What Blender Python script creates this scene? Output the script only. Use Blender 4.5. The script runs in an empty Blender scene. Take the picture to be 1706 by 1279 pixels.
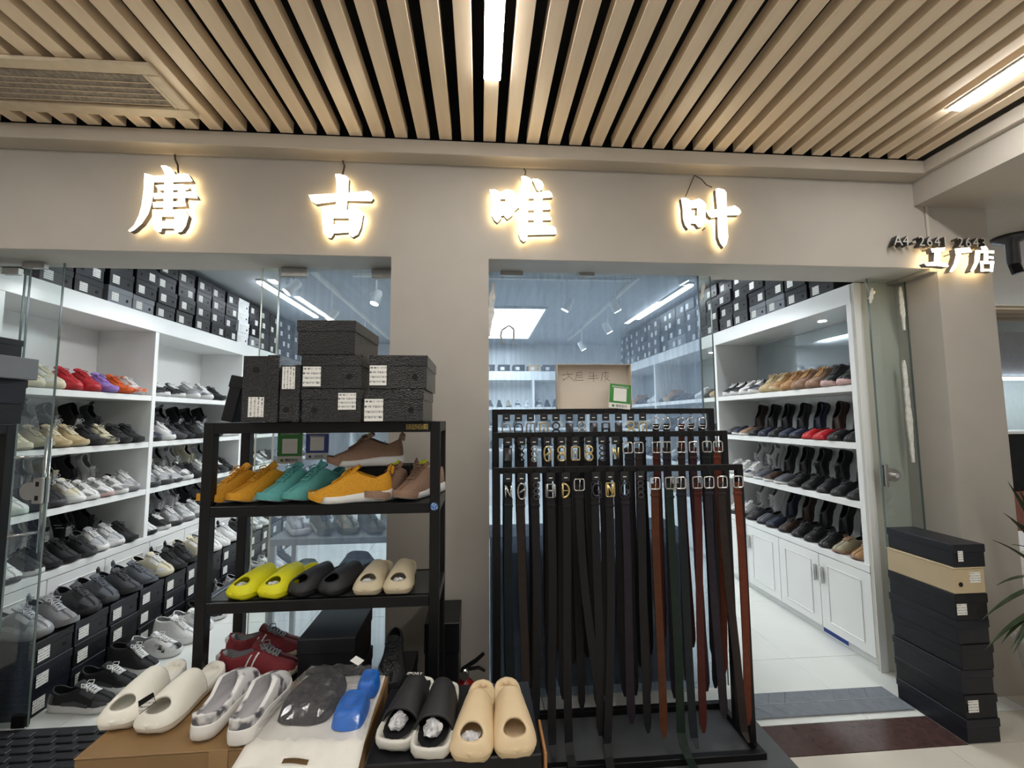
import bpy, math, random
import numpy as np
from mathutils import Vector, Matrix
random.seed(11)
SC = bpy.context.scene
COL = SC.collection
PI = math.pi
R = math.radians

# ------------------------------------------------------------------ camera
FPX, YAW, PITCH, ROLL = 708.0, 0.0754, 0.08109, -0.00667
CX, CY = 853.0, 639.5
CAM = Vector((0, 0, 1.5))
FW = Vector((math.sin(YAW) * math.cos(PITCH), math.cos(YAW) * math.cos(PITCH), math.sin(PITCH)))
_r = FW.cross(Vector((0, 0, 1))).normalized()
_u = _r.cross(FW)
RT = _r * math.cos(ROLL) + _u * math.sin(ROLL)
UP = -_r * math.sin(ROLL) + _u * math.cos(ROLL)
cd = bpy.data.cameras.new('camera')
cd.sensor_width = 36.0
cd.sensor_fit = 'HORIZONTAL'
cd.lens = FPX / 1706.0 * 36.0
cd.clip_start = 0.05
co = bpy.data.objects.new('camera', cd)
COL.objects.link(co)
co.matrix_world = Matrix(((RT.x, UP.x, -FW.x, CAM.x), (RT.y, UP.y, -FW.y, CAM.y), (RT.z, UP.z, -FW.z, CAM.z), (0, 0, 0, 1)))
SC.camera = co


def at(x, y, Y):
    """a point of the photograph put on the upright plane at depth Y"""
    d = RT * ((x - CX) / FPX) - UP * ((y - CY) / FPX) + FW
    return CAM + d * (Y / d.y)


def atz(x, y, z):
    d = RT * ((x - CX) / FPX) - UP * ((y - CY) / FPX) + FW
    return CAM + d * ((z - CAM.z) / d.z)


# ------------------------------------------------------------------ world, exposure
w = bpy.data.worlds.new('mall')
SC.world = w
w.use_nodes = True
bg = w.node_tree.nodes['Background']
bg.inputs[0].default_value = (0.95, 0.92, 0.87, 1)
bg.inputs[1].default_value = 0.30
SC.view_settings.view_transform = 'Standard'
SC.view_settings.look = 'None'
SC.view_settings.exposure = 0.5
SC.view_settings.gamma = 1.0
SC.view_settings.use_curve_mapping = False
SC.cycles.use_denoising = True
SC.cycles.max_bounces = 8
SC.cycles.diffuse_bounces = 4
SC.cycles.glossy_bounces = 4
SC.cycles.transparent_max_bounces = 16
SC.cycles.sample_clamp_indirect = 6.0
SC.cycles.caustics_reflective = False
SC.cycles.caustics_refractive = False

E_SLATLIGHT = 44.0      # linear lamps of the walkway ceiling
E_LETTER_FRONT = 2.6
E_LETTER_BACK = 7.0
E_SHOP_PANEL = 9.0
E_SHOP_STRIP = 14.0

# ------------------------------------------------------------------ materials
MATS = {}


def _nt(name):
    m = bpy.data.materials.new(name)
    m.use_nodes = True
    nt = m.node_tree
    return m, nt, nt.nodes['Principled BSDF']


def mat(name, col, rough=0.6, metal=0.0, var=0.12, nscale=18.0, bump=0.0, bscale=60.0, spec=0.5, col2=None, coat=0.0, mixc=0.5, detail=4.0):
    if name in MATS:
        return MATS[name]
    m, nt, b = _nt(name)
    tc = nt.nodes.new('ShaderNodeTexCoord')
    n = nt.nodes.new('ShaderNodeTexNoise')
    n.inputs['Scale'].default_value = nscale
    n.inputs['Detail'].default_value = detail
    nt.links.new(tc.outputs['Object'], n.inputs['Vector'])
    r = nt.nodes.new('ShaderNodeValToRGB')
    c = Vector(col)
    if col2 is None:
        a, d = c * (1 - var), c * (1 + var)
        e0, e1 = 0.3, 0.7
    else:
        a, d = c, Vector(col2)
        e0, e1 = mixc - 0.06, mixc + 0.06
    r.color_ramp.elements[0].position = e0
    r.color_ramp.elements[1].position = e1
    r.color_ramp.elements[0].color = (*[min(1, x) for x in a], 1)
    r.color_ramp.elements[1].color = (*[min(1, x) for x in d], 1)
    nt.links.new(n.outputs['Fac'], r.inputs['Fac'])
    nt.links.new(r.outputs['Color'], b.inputs['Base Color'])
    b.inputs['Roughness'].default_value = rough
    b.inputs['Metallic'].default_value = metal
    b.inputs['Specular IOR Level'].default_value = spec
    b.inputs['Coat Weight'].default_value = coat
    b.inputs['Coat Roughness'].default_value = 0.15
    if bump > 0:
        n2 = nt.nodes.new('ShaderNodeTexNoise')
        n2.inputs['Scale'].default_value = bscale
        nt.links.new(tc.outputs['Object'], n2.inputs['Vector'])
        bp = nt.nodes.new('ShaderNodeBump')
        bp.inputs['Strength'].default_value = bump
        bp.inputs['Distance'].default_value = 0.01
        nt.links.new(n2.outputs['Fac'], bp.inputs['Height'])
        nt.links.new(bp.outputs['Normal'], b.inputs['Normal'])
    MATS[name] = m
    return m


def mat_emit(name, col, strength):
    if name in MATS:
        return MATS[name]
    m, nt, b = _nt(name)
    b.inputs['Base Color'].default_value = (0.8, 0.8, 0.8, 1)
    b.inputs['Emission Color'].default_value = (*col, 1)
    b.inputs['Emission Strength'].default_value = strength
    MATS[name] = m
    return m


def mat_croc():
    m, nt, b = _nt('croc_card')
    tc = nt.nodes.new('ShaderNodeTexCoord')
    v = nt.nodes.new('ShaderNodeTexVoronoi')
    v.inputs['Scale'].default_value = 240
    nt.links.new(tc.outputs['Object'], v.inputs['Vector'])
    bp = nt.nodes.new('ShaderNodeBump')
    bp.inputs['Strength'].default_value = 0.4
    bp.inputs['Distance'].default_value = 0.004
    nt.links.new(v.outputs['Distance'], bp.inputs['Height'])
    nt.links.new(bp.outputs['Normal'], b.inputs['Normal'])
    b.inputs['Base Color'].default_value = (0.007, 0.007, 0.008, 1)
    b.inputs['Specular IOR Level'].default_value = .6
    b.inputs['Roughness'].default_value = 0.16
    MATS['croc'] = m
    return m


def mat_wood_slat():
    m, nt, b = _nt('slat_paint')
    tc = nt.nodes.new('ShaderNodeTexCoord')
    mp = nt.nodes.new('ShaderNodeMapping')
    mp.inputs['Scale'].default_value = (14, 0.9, 14)
    n = nt.nodes.new('ShaderNodeTexNoise')
    n.inputs['Scale'].default_value = 3
    n.inputs['Detail'].default_value = 6
    nt.links.new(tc.outputs['Object'], mp.inputs['Vector'])
    nt.links.new(mp.outputs['Vector'], n.inputs['Vector'])
    r = nt.nodes.new('ShaderNodeValToRGB')
    r.color_ramp.elements[0].position = 0.25
    r.color_ramp.elements[1].position = 0.75
    r.color_ramp.elements[0].color = (0.74, 0.585, 0.41, 1)
    r.color_ramp.elements[1].color = (0.82, 0.67, 0.49, 1)
    nt.links.new(n.outputs['Fac'], r.inputs['Fac'])
    nt.links.new(r.outputs['Color'], b.inputs['Base Color'])
    b.inputs['Roughness'].default_value = 0.38
    MATS['slat'] = m
    return m


def mat_label(name='label_print', scale=(90, 60, 1), ink=(0.06, 0.06, 0.07)):
    """white sticker with rows of small dark print (rows run along the local x of the sticker)"""
    if name in MATS:
        return MATS[name]
    m, nt, b = _nt(name)
    tc = nt.nodes.new('ShaderNodeTexCoord')
    sp = nt.nodes.new('ShaderNodeSeparateXYZ')
    nt.links.new(tc.outputs['Generated'], sp.inputs[0])

    def math_n(op, a, bb):
        k = nt.nodes.new('ShaderNodeMath')
        k.operation = op
        for i, v in ((0, a), (1, bb)):
            if isinstance(v, (int, float)):
                k.inputs[i].default_value = v
            else:
                nt.links.new(v, k.inputs[i])
        return k.outputs[0]
    rows = math_n('GREATER_THAN', math_n('FRACT', math_n('MULTIPLY', sp.outputs['Z'], 4.2), 0), 0.56)
    mp = nt.nodes.new('ShaderNodeMapping')
    mp.inputs['Scale'].default_value = (42, 42, 4.2)
    nt.links.new(tc.outputs['Generated'], mp.inputs['Vector'])
    wn = nt.nodes.new('ShaderNodeTexNoise')
    wn.inputs['Scale'].default_value = 1.0
    wn.inputs['Detail'].default_value = 1.0
    nt.links.new(mp.outputs['Vector'], wn.inputs['Vector'])
    dash = math_n('GREATER_THAN', wn.outputs['Fac'], 0.52)
    edge = math_n('MULTIPLY', math_n('GREATER_THAN', sp.outputs['Z'], 0.1), math_n('LESS_THAN', sp.outputs['Z'], 0.93))
    ink_f = math_n('MULTIPLY', math_n('MULTIPLY', rows, dash), edge)
    mx = nt.nodes.new('ShaderNodeMix')
    mx.data_type = 'RGBA'
    nt.links.new(ink_f, mx.inputs['Factor'])
    mx.inputs['A'].default_value = (0.80, 0.79, 0.75, 1)
    mx.inputs['B'].default_value = (*ink, 1)
    nt.links.new(mx.outputs['Result'], b.inputs['Base Color'])
    b.inputs['Roughness'].default_value = 0.5
    MATS[name] = m
    return m


def mat_glass(name, tint, dust, streak=40.0, dust_haze_col=(0.46, 0.58, 0.76)):  # default dust colour is blued to paint in the haze reflected on the panes
    """thin clear sheet: straight-through light, a mirror film, and streaky dust with bluish reflected haze in its colour"""
    if name in MATS:
        return MATS[name]
    m = bpy.data.materials.new(name)
    m.use_nodes = True
    nt = m.node_tree
    nt.nodes.clear()
    out = nt.nodes.new('ShaderNodeOutputMaterial')
    tr = nt.nodes.new('ShaderNodeBsdfTransparent')
    tr.inputs[0].default_value = (*tint, 1)
    gl = nt.nodes.new('ShaderNodeBsdfGlossy')
    gl.inputs['Roughness'].default_value = 0.01
    fr = nt.nodes.new('ShaderNodeFresnel')
    ge = nt.nodes.new('ShaderNodeNewGeometry')
    ir = nt.nodes.new('ShaderNodeMapRange')
    ir.inputs['To Min'].default_value = 1.5
    ir.inputs['To Max'].default_value = 1 / 1.5
    nt.links.new(ge.outputs['Backfacing'], ir.inputs['Value'])
    nt.links.new(ir.outputs[0], fr.inputs[0])
    mx = nt.nodes.new('ShaderNodeMixShader')
    nt.links.new(fr.outputs[0], mx.inputs[0])
    nt.links.new(tr.outputs[0], mx.inputs[1])
    nt.links.new(gl.outputs[0], mx.inputs[2])
    last = mx
    if dust > 0:
        tl = nt.nodes.new('ShaderNodeBsdfTranslucent')
        tl.inputs[0].default_value = (*dust_haze_col, 1)
        df = nt.nodes.new('ShaderNodeBsdfDiffuse')
        df.inputs[0].default_value = (*dust_haze_col, 1)
        ad = nt.nodes.new('ShaderNodeMixShader')
        nt.links.new(tl.outputs[0], ad.inputs[1])
        nt.links.new(df.outputs[0], ad.inputs[2])
        tc = nt.nodes.new('ShaderNodeTexCoord')
        mp = nt.nodes.new('ShaderNodeMapping')
        mp.inputs['Scale'].default_value = (streak, streak, 1.2)
        n = nt.nodes.new('ShaderNodeTexNoise')
        n.inputs['Scale'].default_value = 1.0
        n.inputs['Detail'].default_value = 5
        nt.links.new(tc.outputs['Object'], mp.inputs[0])
        nt.links.new(mp.outputs[0], n.inputs['Vector'])
        mr = nt.nodes.new('ShaderNodeMapRange')
        mr.inputs['From Min'].default_value = 0.25
        mr.inputs['From Max'].default_value = 0.75
        mr.inputs['To Min'].default_value = dust * 0.55
        mr.inputs['To Max'].default_value = dust * 1.45
        nt.links.new(n.outputs['Fac'], mr.inputs['Value'])
        m2 = nt.nodes.new('ShaderNodeMixShader')
        nt.links.new(mr.outputs[0], m2.inputs[0])
        nt.links.new(mx.outputs[0], m2.inputs[1])
        nt.links.new(ad.outputs[0], m2.inputs[2])
        last = m2
    nt.links.new(last.outputs[0], out.inputs[0])
    MATS[name] = m
    return m


mat_croc()
mat_wood_slat()
mat_label()
WALL = mat('wall_paint', (0.40, 0.368, 0.325), 0.7, var=0.03, nscale=5, bump=0.04, bscale=120)
TRIMM = mat('trim_paint', (0.50, 0.45, 0.385), 0.55, var=0.04, nscale=4)
SOFF = mat('soffit_paint', (0.55, 0.53, 0.49), 0.7, var=0.04, nscale=4)
SHELFW = mat('shelf_laminate', (0.78, 0.79, 0.78), 0.22, var=0.02, nscale=3)
PANELB = mat('panel_beige', (0.50, 0.49, 0.43), 0.45, var=0.04, nscale=3)
BLK = mat('black_metal', (0.006, 0.006, 0.0065), 0.38, var=0.2, spec=.28)
BLKM = mat('black_matte', (0.008, 0.008, 0.009), 0.7, var=0.25, nscale=9, spec=.2)
CHROME = mat('chrome', (0.75, 0.75, 0.75), 0.18, 1.0, var=0.02)
STEEL = mat('brushed_steel', (0.45, 0.44, 0.42), 0.35, 1.0, var=0.05)
GOLD = mat('gold_metal', (0.80, 0.62, 0.28), 0.28, 1.0, var=0.04)
GUN = mat('gunmetal', (0.08, 0.08, 0.09), 0.3, 0.9, var=0.1)
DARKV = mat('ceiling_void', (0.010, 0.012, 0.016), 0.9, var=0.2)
KRAFT = mat('kraft_board', (0.42, 0.30, 0.16), 0.75, var=0.08, nscale=7, bump=0.05)
KRAFTL = mat('kraft_light', (0.50, 0.40, 0.25), 0.7, var=0.05, nscale=7)
CARTON = mat('carton_board', (0.25, 0.145, 0.058), 0.55, var=0.12, nscale=6, bump=0.05)
BOXBLK = mat('box_black', (0.008, 0.008, 0.010), 0.36, var=0.2, nscale=12, spec=.3)
BOXNVY = mat('box_navy', (0.010, 0.011, 0.017), 0.36, var=0.2, nscale=12, spec=.3)
BOXGRY = mat('box_grey', (0.16, 0.17, 0.19), 0.45, var=0.06, nscale=12)
BOXWHT = mat('box_white', (0.72, 0.73, 0.74), 0.45, var=0.04, nscale=12)
PAPER = mat('paper_white', (0.78, 0.77, 0.73), 0.6, var=0.03)
HOLEM = mat('finger_hole', (0.003, 0.003, 0.003), 0.9)
GLASSC = mat_glass('shop_glass_clear', (0.93, 0.96, 0.95), 0.03)
GLASSD = mat_glass('shop_glass_dusty', (0.86, 0.92, 0.97), 0.22)
GLASSM = mat_glass('shop_glass_hazy', (0.88, 0.92, 0.95), 0.13)
GEDGE = mat('glass_edge', (0.10, 0.13, 0.12), 0.15, var=0.05)
GEDGEB = mat('glass_edge_bright', (0.62, 0.60, 0.48), 0.15, var=0.05)
PLASTIC = mat_glass('clear_plastic', (0.96, 0.96, 0.97), 0.06, 30, (0.8, 0.8, 0.82))
PLASTIC.node_tree.nodes['Glossy BSDF'].inputs['Roughness'].default_value = .12


# ------------------------------------------------------------------ mesh helpers
class MB:
    def __init__(s):
        s.v, s.f, s.m = [], [], []

    def add(s, vs, fs, mi=0):
        o = len(s.v)
        s.v.extend([tuple(v) for v in vs])
        s.f.extend([tuple(i + o for i in f) for f in fs])
        s.m.extend([mi] * len(fs))
        return s

    def box(s, x0, x1, y0, y1, z0, z1, mi=0):
        vs = [(x, y, z) for z in (z0, z1) for y in (y0, y1) for x in (x0, x1)]
        return s.add(vs, [(0, 2, 3, 1), (4, 5, 7, 6), (0, 1, 5, 4), (2, 6, 7, 3), (0, 4, 6, 2), (1, 3, 7, 5)], mi)

    def cbox(s, x0, x1, y0, y1, z0, z1, b=0.003, mi=0):
        """box with chamfered edges"""
        b = min(b, (x1 - x0) * .4, (y1 - y0) * .4, (z1 - z0) * .4)
        vs, idx = [], {}
        xs, ys, zs = (x0, x1), (y0, y1), (z0, z1)
        for i in (0, 1):
            for j in (0, 1):
                for k in (0, 1):
                    sx, sy, sz = (b if i == 0 else -b), (b if j == 0 else -b), (b if k == 0 else -b)
                    idx[(i, j, k, 0)] = len(vs); vs.append((xs[i], ys[j] + sy, zs[k] + sz))
                    idx[(i, j, k, 1)] = len(vs); vs.append((xs[i] + sx, ys[j], zs[k] + sz))
                    idx[(i, j, k, 2)] = len(vs); vs.append((xs[i] + sx, ys[j] + sy, zs[k]))
        q = lambda *a: [idx[t] for t in a]
        fs = []
        for i in (0, 1):
            f = q((i, 0, 0, 0), (i, 1, 0, 0), (i, 1, 1, 0), (i, 0, 1, 0)); fs.append(f if i else f[::-1])
            f = q((0, i, 0, 1), (1, i, 0, 1), (1, i, 1, 1), (0, i, 1, 1)); fs.append(f[::-1] if i else f)
            f = q((0, 0, i, 2), (1, 0, i, 2), (1, 1, i, 2), (0, 1, i, 2)); fs.append(f if i else f[::-1])
        for i in (0, 1):
            for j in (0, 1):
                fs.append(q((i, j, 0, 0), (i, j, 1, 0), (i, j, 1, 1), (i, j, 0, 1)))
                fs.append(q((i, 0, j, 0), (i, 1, j, 0), (i, 1, j, 2), (i, 0, j, 2)))
                fs.append(q((0, i, j, 1), (1, i, j, 1), (1, i, j, 2), (0, i, j, 2)))
                for k in (0, 1):
                    fs.append(q((i, j, k, 0), (i, j, k, 1), (i, j, k, 2)))
        return s.add(vs, fs, mi)

    def tube(s, pts, r, n=8, mi=0, close=False, caps=True):
        pts = [Vector(p) for p in pts]
        rs = r if isinstance(r, (list, tuple)) else [r] * len(pts)
        vs, fs = [], []
        N = len(pts)
        ref = None
        for i, p in enumerate(pts):
            a = pts[(i - 1) % N] if (close or i > 0) else p
            c = pts[(i + 1) % N] if (close or i < N - 1) else p
            d = (c - a).normalized()
            if ref is None:
                ref = Vector((0, 0, 1)) if abs(d.z) < .9 else Vector((1, 0, 0))
            e1 = (ref - d * ref.dot(d)).normalized()
            ref = e1
            e2 = d.cross(e1)
            for k in range(n):
                t = 2 * PI * k / n
                vs.append(p + (e1 * math.cos(t) + e2 * math.sin(t)) * rs[i])
        for i in range(N if close else N - 1):
            for k in range(n):
                a, b = i * n + k, i * n + (k + 1) % n
                c, d = ((i + 1) % N) * n + (k + 1) % n, ((i + 1) % N) * n + k
                fs.append((a, b, c, d))
        if caps and not close:
            fs.append(tuple(range(n))[::-1])
            fs.append(tuple((N - 1) * n + k for k in range(n)))
        return s.add(vs, fs, mi)

    def lathe(s, prof, n=20, c=(0, 0, 0), mi=0):
        vs, fs = [], []
        for (r, z) in prof:
            for k in range(n):
                t = 2 * PI * k / n
                vs.append((c[0] + r * math.cos(t), c[1] + r * math.sin(t), c[2] + z))
        for i in range(len(prof) - 1):
            for k in range(n):
                fs.append((i * n + k, i * n + (k + 1) % n, (i + 1) * n + (k + 1) % n, (i + 1) * n + k))
        fs.append(tuple(range(n))[::-1])
        fs.append(tuple((len(prof) - 1) * n + k for k in range(n)))
        return s.add(vs, fs, mi)

    def grid(s, P, mi=0, flip=False):
        """P[i][j] points"""
        nu, nv = len(P), len(P[0])
        vs = [p for row in P for p in row]
        fs = []
        for i in range(nu - 1):
            for j in range(nv - 1):
                f = (i * nv + j, (i + 1) * nv + j, (i + 1) * nv + j + 1, i * nv + j + 1)
                fs.append(f[::-1] if flip else f)
        return s.add(vs, fs, mi)

    def prism(s, poly, y0, y1, mi=0, mside=None, mback=None):
        """polygon in x,z pushed from y0 (front, facing -y) to y1"""
        a = 0
        n = len(poly)
        for i in range(n):
            (x0, z0), (x1, z1) = poly[i], poly[(i + 1) % n]
            a += x0 * z1 - x1 * z0
        if a < 0:
            poly = poly[::-1]
        vs = [(x, y0, z) for x, z in poly] + [(x, y1, z) for x, z in poly]
        s.add(vs, [tuple(range(n))], mi)
        o = len(s.v) - 2 * n
        s.f.append(tuple(o + n + i for i in range(n))[::-1]); s.m.append(mi if mback is None else mback)
        for i in range(n):
            j = (i + 1) % n
            s.f.append((o + i, o + n + i, o + n + j, o + j)); s.m.append(mi if mside is None else mside)
        return s

    def mesh(s, name, mats=(), smooth=False):
        me = bpy.data.meshes.new(name)
        me.from_pydata(s.v, [], s.f)
        for m in mats:
            me.materials.append(m)
        if any(s.m):
            me.polygons.foreach_set('material_index', s.m)
        if smooth:
            me.polygons.foreach_set('use_smooth', [True] * len(me.polygons))
        me.update()
        return me

    def obj(s, name, mats, parent=None, loc=(0, 0, 0), rot=(0, 0, 0), smooth=False):
        if not isinstance(mats, (list, tuple)):
            mats = [mats]
        return link(name, s.mesh(name, mats, smooth), parent, loc, rot)


def link(name, me, parent=None, loc=(0, 0, 0), rot=(0, 0, 0), scale=None, m=None):
    o = bpy.data.objects.new(name, me)
    COL.objects.link(o)
    o.location = loc
    o.rotation_euler = rot
    if scale:
        o.scale = scale
    if parent:
        o.parent = parent
    if m is not None:
        sl = o.material_slots[0]
        sl.link = 'OBJECT'
        sl.material = m
    return o


def tag(o, label, cat, group=None):
    o['label'] = label
    o['category'] = cat
    if group:
        o['group'] = group
    return o


def thing(name, label, cat, loc=(0, 0, 0), rot=(0, 0, 0), group=None):
    return tag(link(name, None, None, loc, rot), label, cat, group)


def struct(o, label=None, cat=None):
    o['kind'] = 'structure'
    if label:
        o['label'] = label
    if cat:
        o['category'] = cat
    return o


def textmesh(body, size, depth=0.0, align='CENTER'):
    c = bpy.data.curves.new('t', 'FONT')
    c.body = body
    c.size = size
    c.extrude = depth
    c.align_x = align
    c.align_y = 'CENTER'
    c.resolution_u = 2
    o = bpy.data.objects.new('t', c)
    COL.objects.link(o)
    bpy.context.view_layer.update()
    me = bpy.data.meshes.new_from_object(o)
    bpy.data.objects.remove(o)
    bpy.data.curves.remove(c)
    me.materials.clear()
    return me


def lettering(name, body, size, m, parent, loc, rot=(PI / 2, 0, 0), depth=0.0004, align='CENTER'):
    me = textmesh(body, size, depth, align)
    me.materials.append(m)
    return link(name, me, parent, loc, rot)


NTH = ('first second third fourth fifth sixth seventh eighth ninth tenth eleventh twelfth thirteenth fourteenth fifteenth sixteenth seventeenth eighteenth nineteenth twentieth twenty-first twenty-second twenty-third twenty-fourth twenty-fifth twenty-sixth twenty-seventh twenty-eighth').split()

# ------------------------------------------------------------------ setting: levels
F, G = 2.2, 2.39          # face of the shop front, plane of its glass
ZB, ZT, ZS = 2.347, 2.857, 2.93   # head of the openings, top of fascia, underside of slats
XL, XR = -2.6, 2.35       # fronts of the two wall units
ZC = 2.9                  # shop ceiling
SH = (1.70, 1.335, 0.97, 0.60)   # shelf tops
YB = 7.5                  # front of the unit on the far wall


def floor_tiles(floor, x0, x1, y0, y1, sx, sy, ox, oy, m, name='tile', skip=None):
    cache = {}
    i0, i1 = math.floor((x0 - ox) / sx), math.ceil((x1 - ox) / sx)
    j0, j1 = math.floor((y0 - oy) / sy), math.ceil((y1 - oy) / sy)
    for i in range(i0, i1):
        for j in range(j0, j1):
            a, b = max(x0, ox + i * sx) + .0015, min(x1, ox + (i + 1) * sx) - .0015
            c, d = max(y0, oy + j * sy) + .0015, min(y1, oy + (j + 1) * sy) - .0015
            if b - a < .02 or d - c < .02:
                continue
            k = (round(b - a, 3), round(d - c, 3), m.name)
            if k not in cache:
                cache[k] = MB().cbox(0, b - a, 0, d - c, -.008, 0, .0012).mesh(name, [m])
            link(name, cache[k], floor, (a, c, 0))


TILE_IN = mat('tile_cream', (0.72, 0.74, 0.71), 0.16, var=0.03, nscale=2.5)
TILE_OUT = mat('tile_beige', (0.60, 0.56, 0.48), 0.2, var=0.06, nscale=4)
TILE_BRN = mat('tile_brown', (0.060, 0.030, 0.026), 0.18, var=0.25, nscale=30)
JOINT = mat('joint_dark', (0.10, 0.10, 0.09), 0.9)
fl = struct(MB().box(-6, 6, -3, 10, -.1, -.006).obj('floor', JOINT))
floor_tiles(fl, -3.1, 2.80, 2.10, 8.0, .80, .80, -2.07 - .8, 2.10 - .26, TILE_IN)
floor_tiles(fl, -6, 6, -3, 1.91, .80, .80, 1.311, 1.91 - .8, TILE_OUT)
floor_tiles(fl, -6, 2.23, 1.91, 2.10, 1.6, .19, 2.23 - 1.6, 1.91, TILE_BRN, 'border_tile')
floor_tiles(fl, 2.23, 6, 1.91, 2.10, .80, .80, 2.23, 1.91, TILE_OUT)
floor_tiles(fl, 2.80, 6, 2.10, 9.5, .80, .80, 2.23, 1.91, TILE_OUT)

# shop front
fa = struct(MB().box(-4.2, 2.58, F, 2.46, ZB, ZS + .001).obj('wall_front', WALL))
MB().box(-4.2, 2.58, F, 2.46, ZS + .0012, 3.3).obj('void_shade', DARKV, fa)  # upper wall coloured near black as the shade above the slats
MB().box(-4.2, 2.58, F + .004, 2.459, ZB - .0015, ZB).obj('head_lining', SOFF, fa)
wp = struct(MB().box(-.462, .046, F, 2.46, 0, ZB).obj('wall_pier', WALL))
wc = struct(MB().box(2.63, 2.976, F, 2.46, 0, 2.715).obj('wall_column', WALL))
MB().box(2.584, 2.632, F, 2.46, ZB - .02, 2.72).obj('column_filler', WALL, fa)
struct(MB().box(-4.2, -3.0, F, 2.46, 0, ZB).obj('wall_end', WALL))
# rough plaster left on the column edge
ROUGHP = mat('rough_plaster', (0.70, 0.70, 0.66), 0.9, var=0.15, nscale=40, bump=0.4, bscale=80)
for (x0, y0, x1, y1, wd, n) in ((1499, 478, 1506, 550, 3.5, 14), (1505, 600, 1521, 770, 4.5, 24), (1452, 480, 1449, 505, 4, 6), (1172, 470, 1168, 500, 3, 6), (822, 470, 815, 560, 5, 14)):
    Yp = 2.386 if x0 > 1400 or x0 < 900 else 2.383
    L, Rr = [], []
    for i in range(n + 1):
        t = i / n
        ww = wd * (0.35 + .65 * math.sin(PI * min(1, t * 1.05))) * random.uniform(.7, 1.3)
        c = x0 + (x1 - x0) * t
        yy = y0 + (y1 - y0) * t
        L.append(at(c - ww, yy, Yp)); Rr.append(at(c + ww, yy, Yp))
    b = MB()
    for i in range(n):
        for (y_, fl_) in ((-.006, False), (.002, True)):
            q = [L[i] + Vector((0, y_, 0)), Rr[i] + Vector((0, y_, 0)), Rr[i + 1] + Vector((0, y_, 0)), L[i + 1] + Vector((0, y_, 0))]
            b.add(q, [(3, 2, 1, 0) if not fl_ else (0, 1, 2, 3)])
        b.add([L[i] + Vector((0, -.006, 0)), L[i + 1] + Vector((0, -.006, 0)), L[i + 1] + Vector((0, .002, 0)), L[i] + Vector((0, .002, 0))], [(0, 1, 2, 3)])
        b.add([Rr[i] + Vector((0, -.006, 0)), Rr[i + 1] + Vector((0, -.006, 0)), Rr[i + 1] + Vector((0, .002, 0)), Rr[i] + Vector((0, .002, 0))], [(3, 2, 1, 0)])
    b.obj('plaster_patch', ROUGHP, wc if x0 > 1400 else wp if x0 < 900 else fa)
struct(MB().cbox(-4.2, 2.58, 2.10, F, ZT, ZS, .003).obj('trim_1', TRIMM))
struct(MB().box(2.584, 2.60, F - .005, F, ZT - .5, ZT).obj('trim_2', TRIMM))

# bulkhead to the side: lower ceiling over the neighbouring walk
bk = struct(MB().box(2.58, 6, -3, 4.2, 2.715, 3.3).obj('wall_bulkhead', WALL))
MB().cbox(2.487, 2.58, -3, 2.10, 2.86, ZS, .003).obj('cornice', TRIMM, bk)
MB().box(2.52, 2.58, -3, 2.20, 2.715, 2.86).obj('fascia_board', WALL, bk)

# slatted ceiling
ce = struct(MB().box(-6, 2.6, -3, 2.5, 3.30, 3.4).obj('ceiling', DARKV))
SLAT_P = .1125
sl_me = MB().cbox(-.032, .032, -2.6, 2.098, 0, .055, .002).mesh('slat', [MATS['slat']])
lamp_x = (.052, 2.215, -2.11, -4.27)
lamp_i = []
k0 = .050
xs_slat = [k0 + i * SLAT_P for i in range(-40, 22)]
for x in xs_slat:
    if x > 2.47:
        continue
    link('slat', sl_me, ce, (x, 0, ZS + .002))
for y in (1.28, .2, -1.0):
    MB().box(-5, 2.5, y - .02, y + .02, ZS + .058, ZS + .10).obj('slat_rail', GUN, ce)
LAMPM = mat_emit('lamp_diffuser', (1.0, .985, .95), E_SLATLIGHT)
LAMPH = mat('lamp_housing', (.6, .6, .58), .4)
for i, (x, y0, y1) in enumerate(((.052, .45, 1.68), (2.205, .45, 1.715), (-2.11, .30, 1.50), (.052, -1.4, -.2), (-2.11, -1.4, -.2), (2.205, -1.4, -.2))):  # lamps after the first pair are out of view, added to brighten the foreground
    lab = ['white linear lamp in slatted ceiling, pointing at the third sign character', 'white linear lamp in slatted ceiling beside the bulkhead cornice',
           'added unseen linear lamp in slatted ceiling beside the air grille', 'added unseen lamp far back in the walkway ceiling, in line with the pier', 'linear lamp far back in the walkway ceiling, in line with the sneaker unit', 'added unseen lamp far back in the walkway ceiling, in line with the entrance'][i]
    t = thing('linear_lamp', lab, 'ceiling lamp', (x, (y0 + y1) / 2, ZS - .012), group='walkway linear lamps')
    h = (y1 - y0) / 2
    MB().cbox(-.036, .036, -h, h, .004, .012, .001).obj('housing', LAMPH, t)
    MB().cbox(-.033, .033, -h + .004, h - .004, -.004, .004, .002).obj('diffuser', LAMPM, t)

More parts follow.
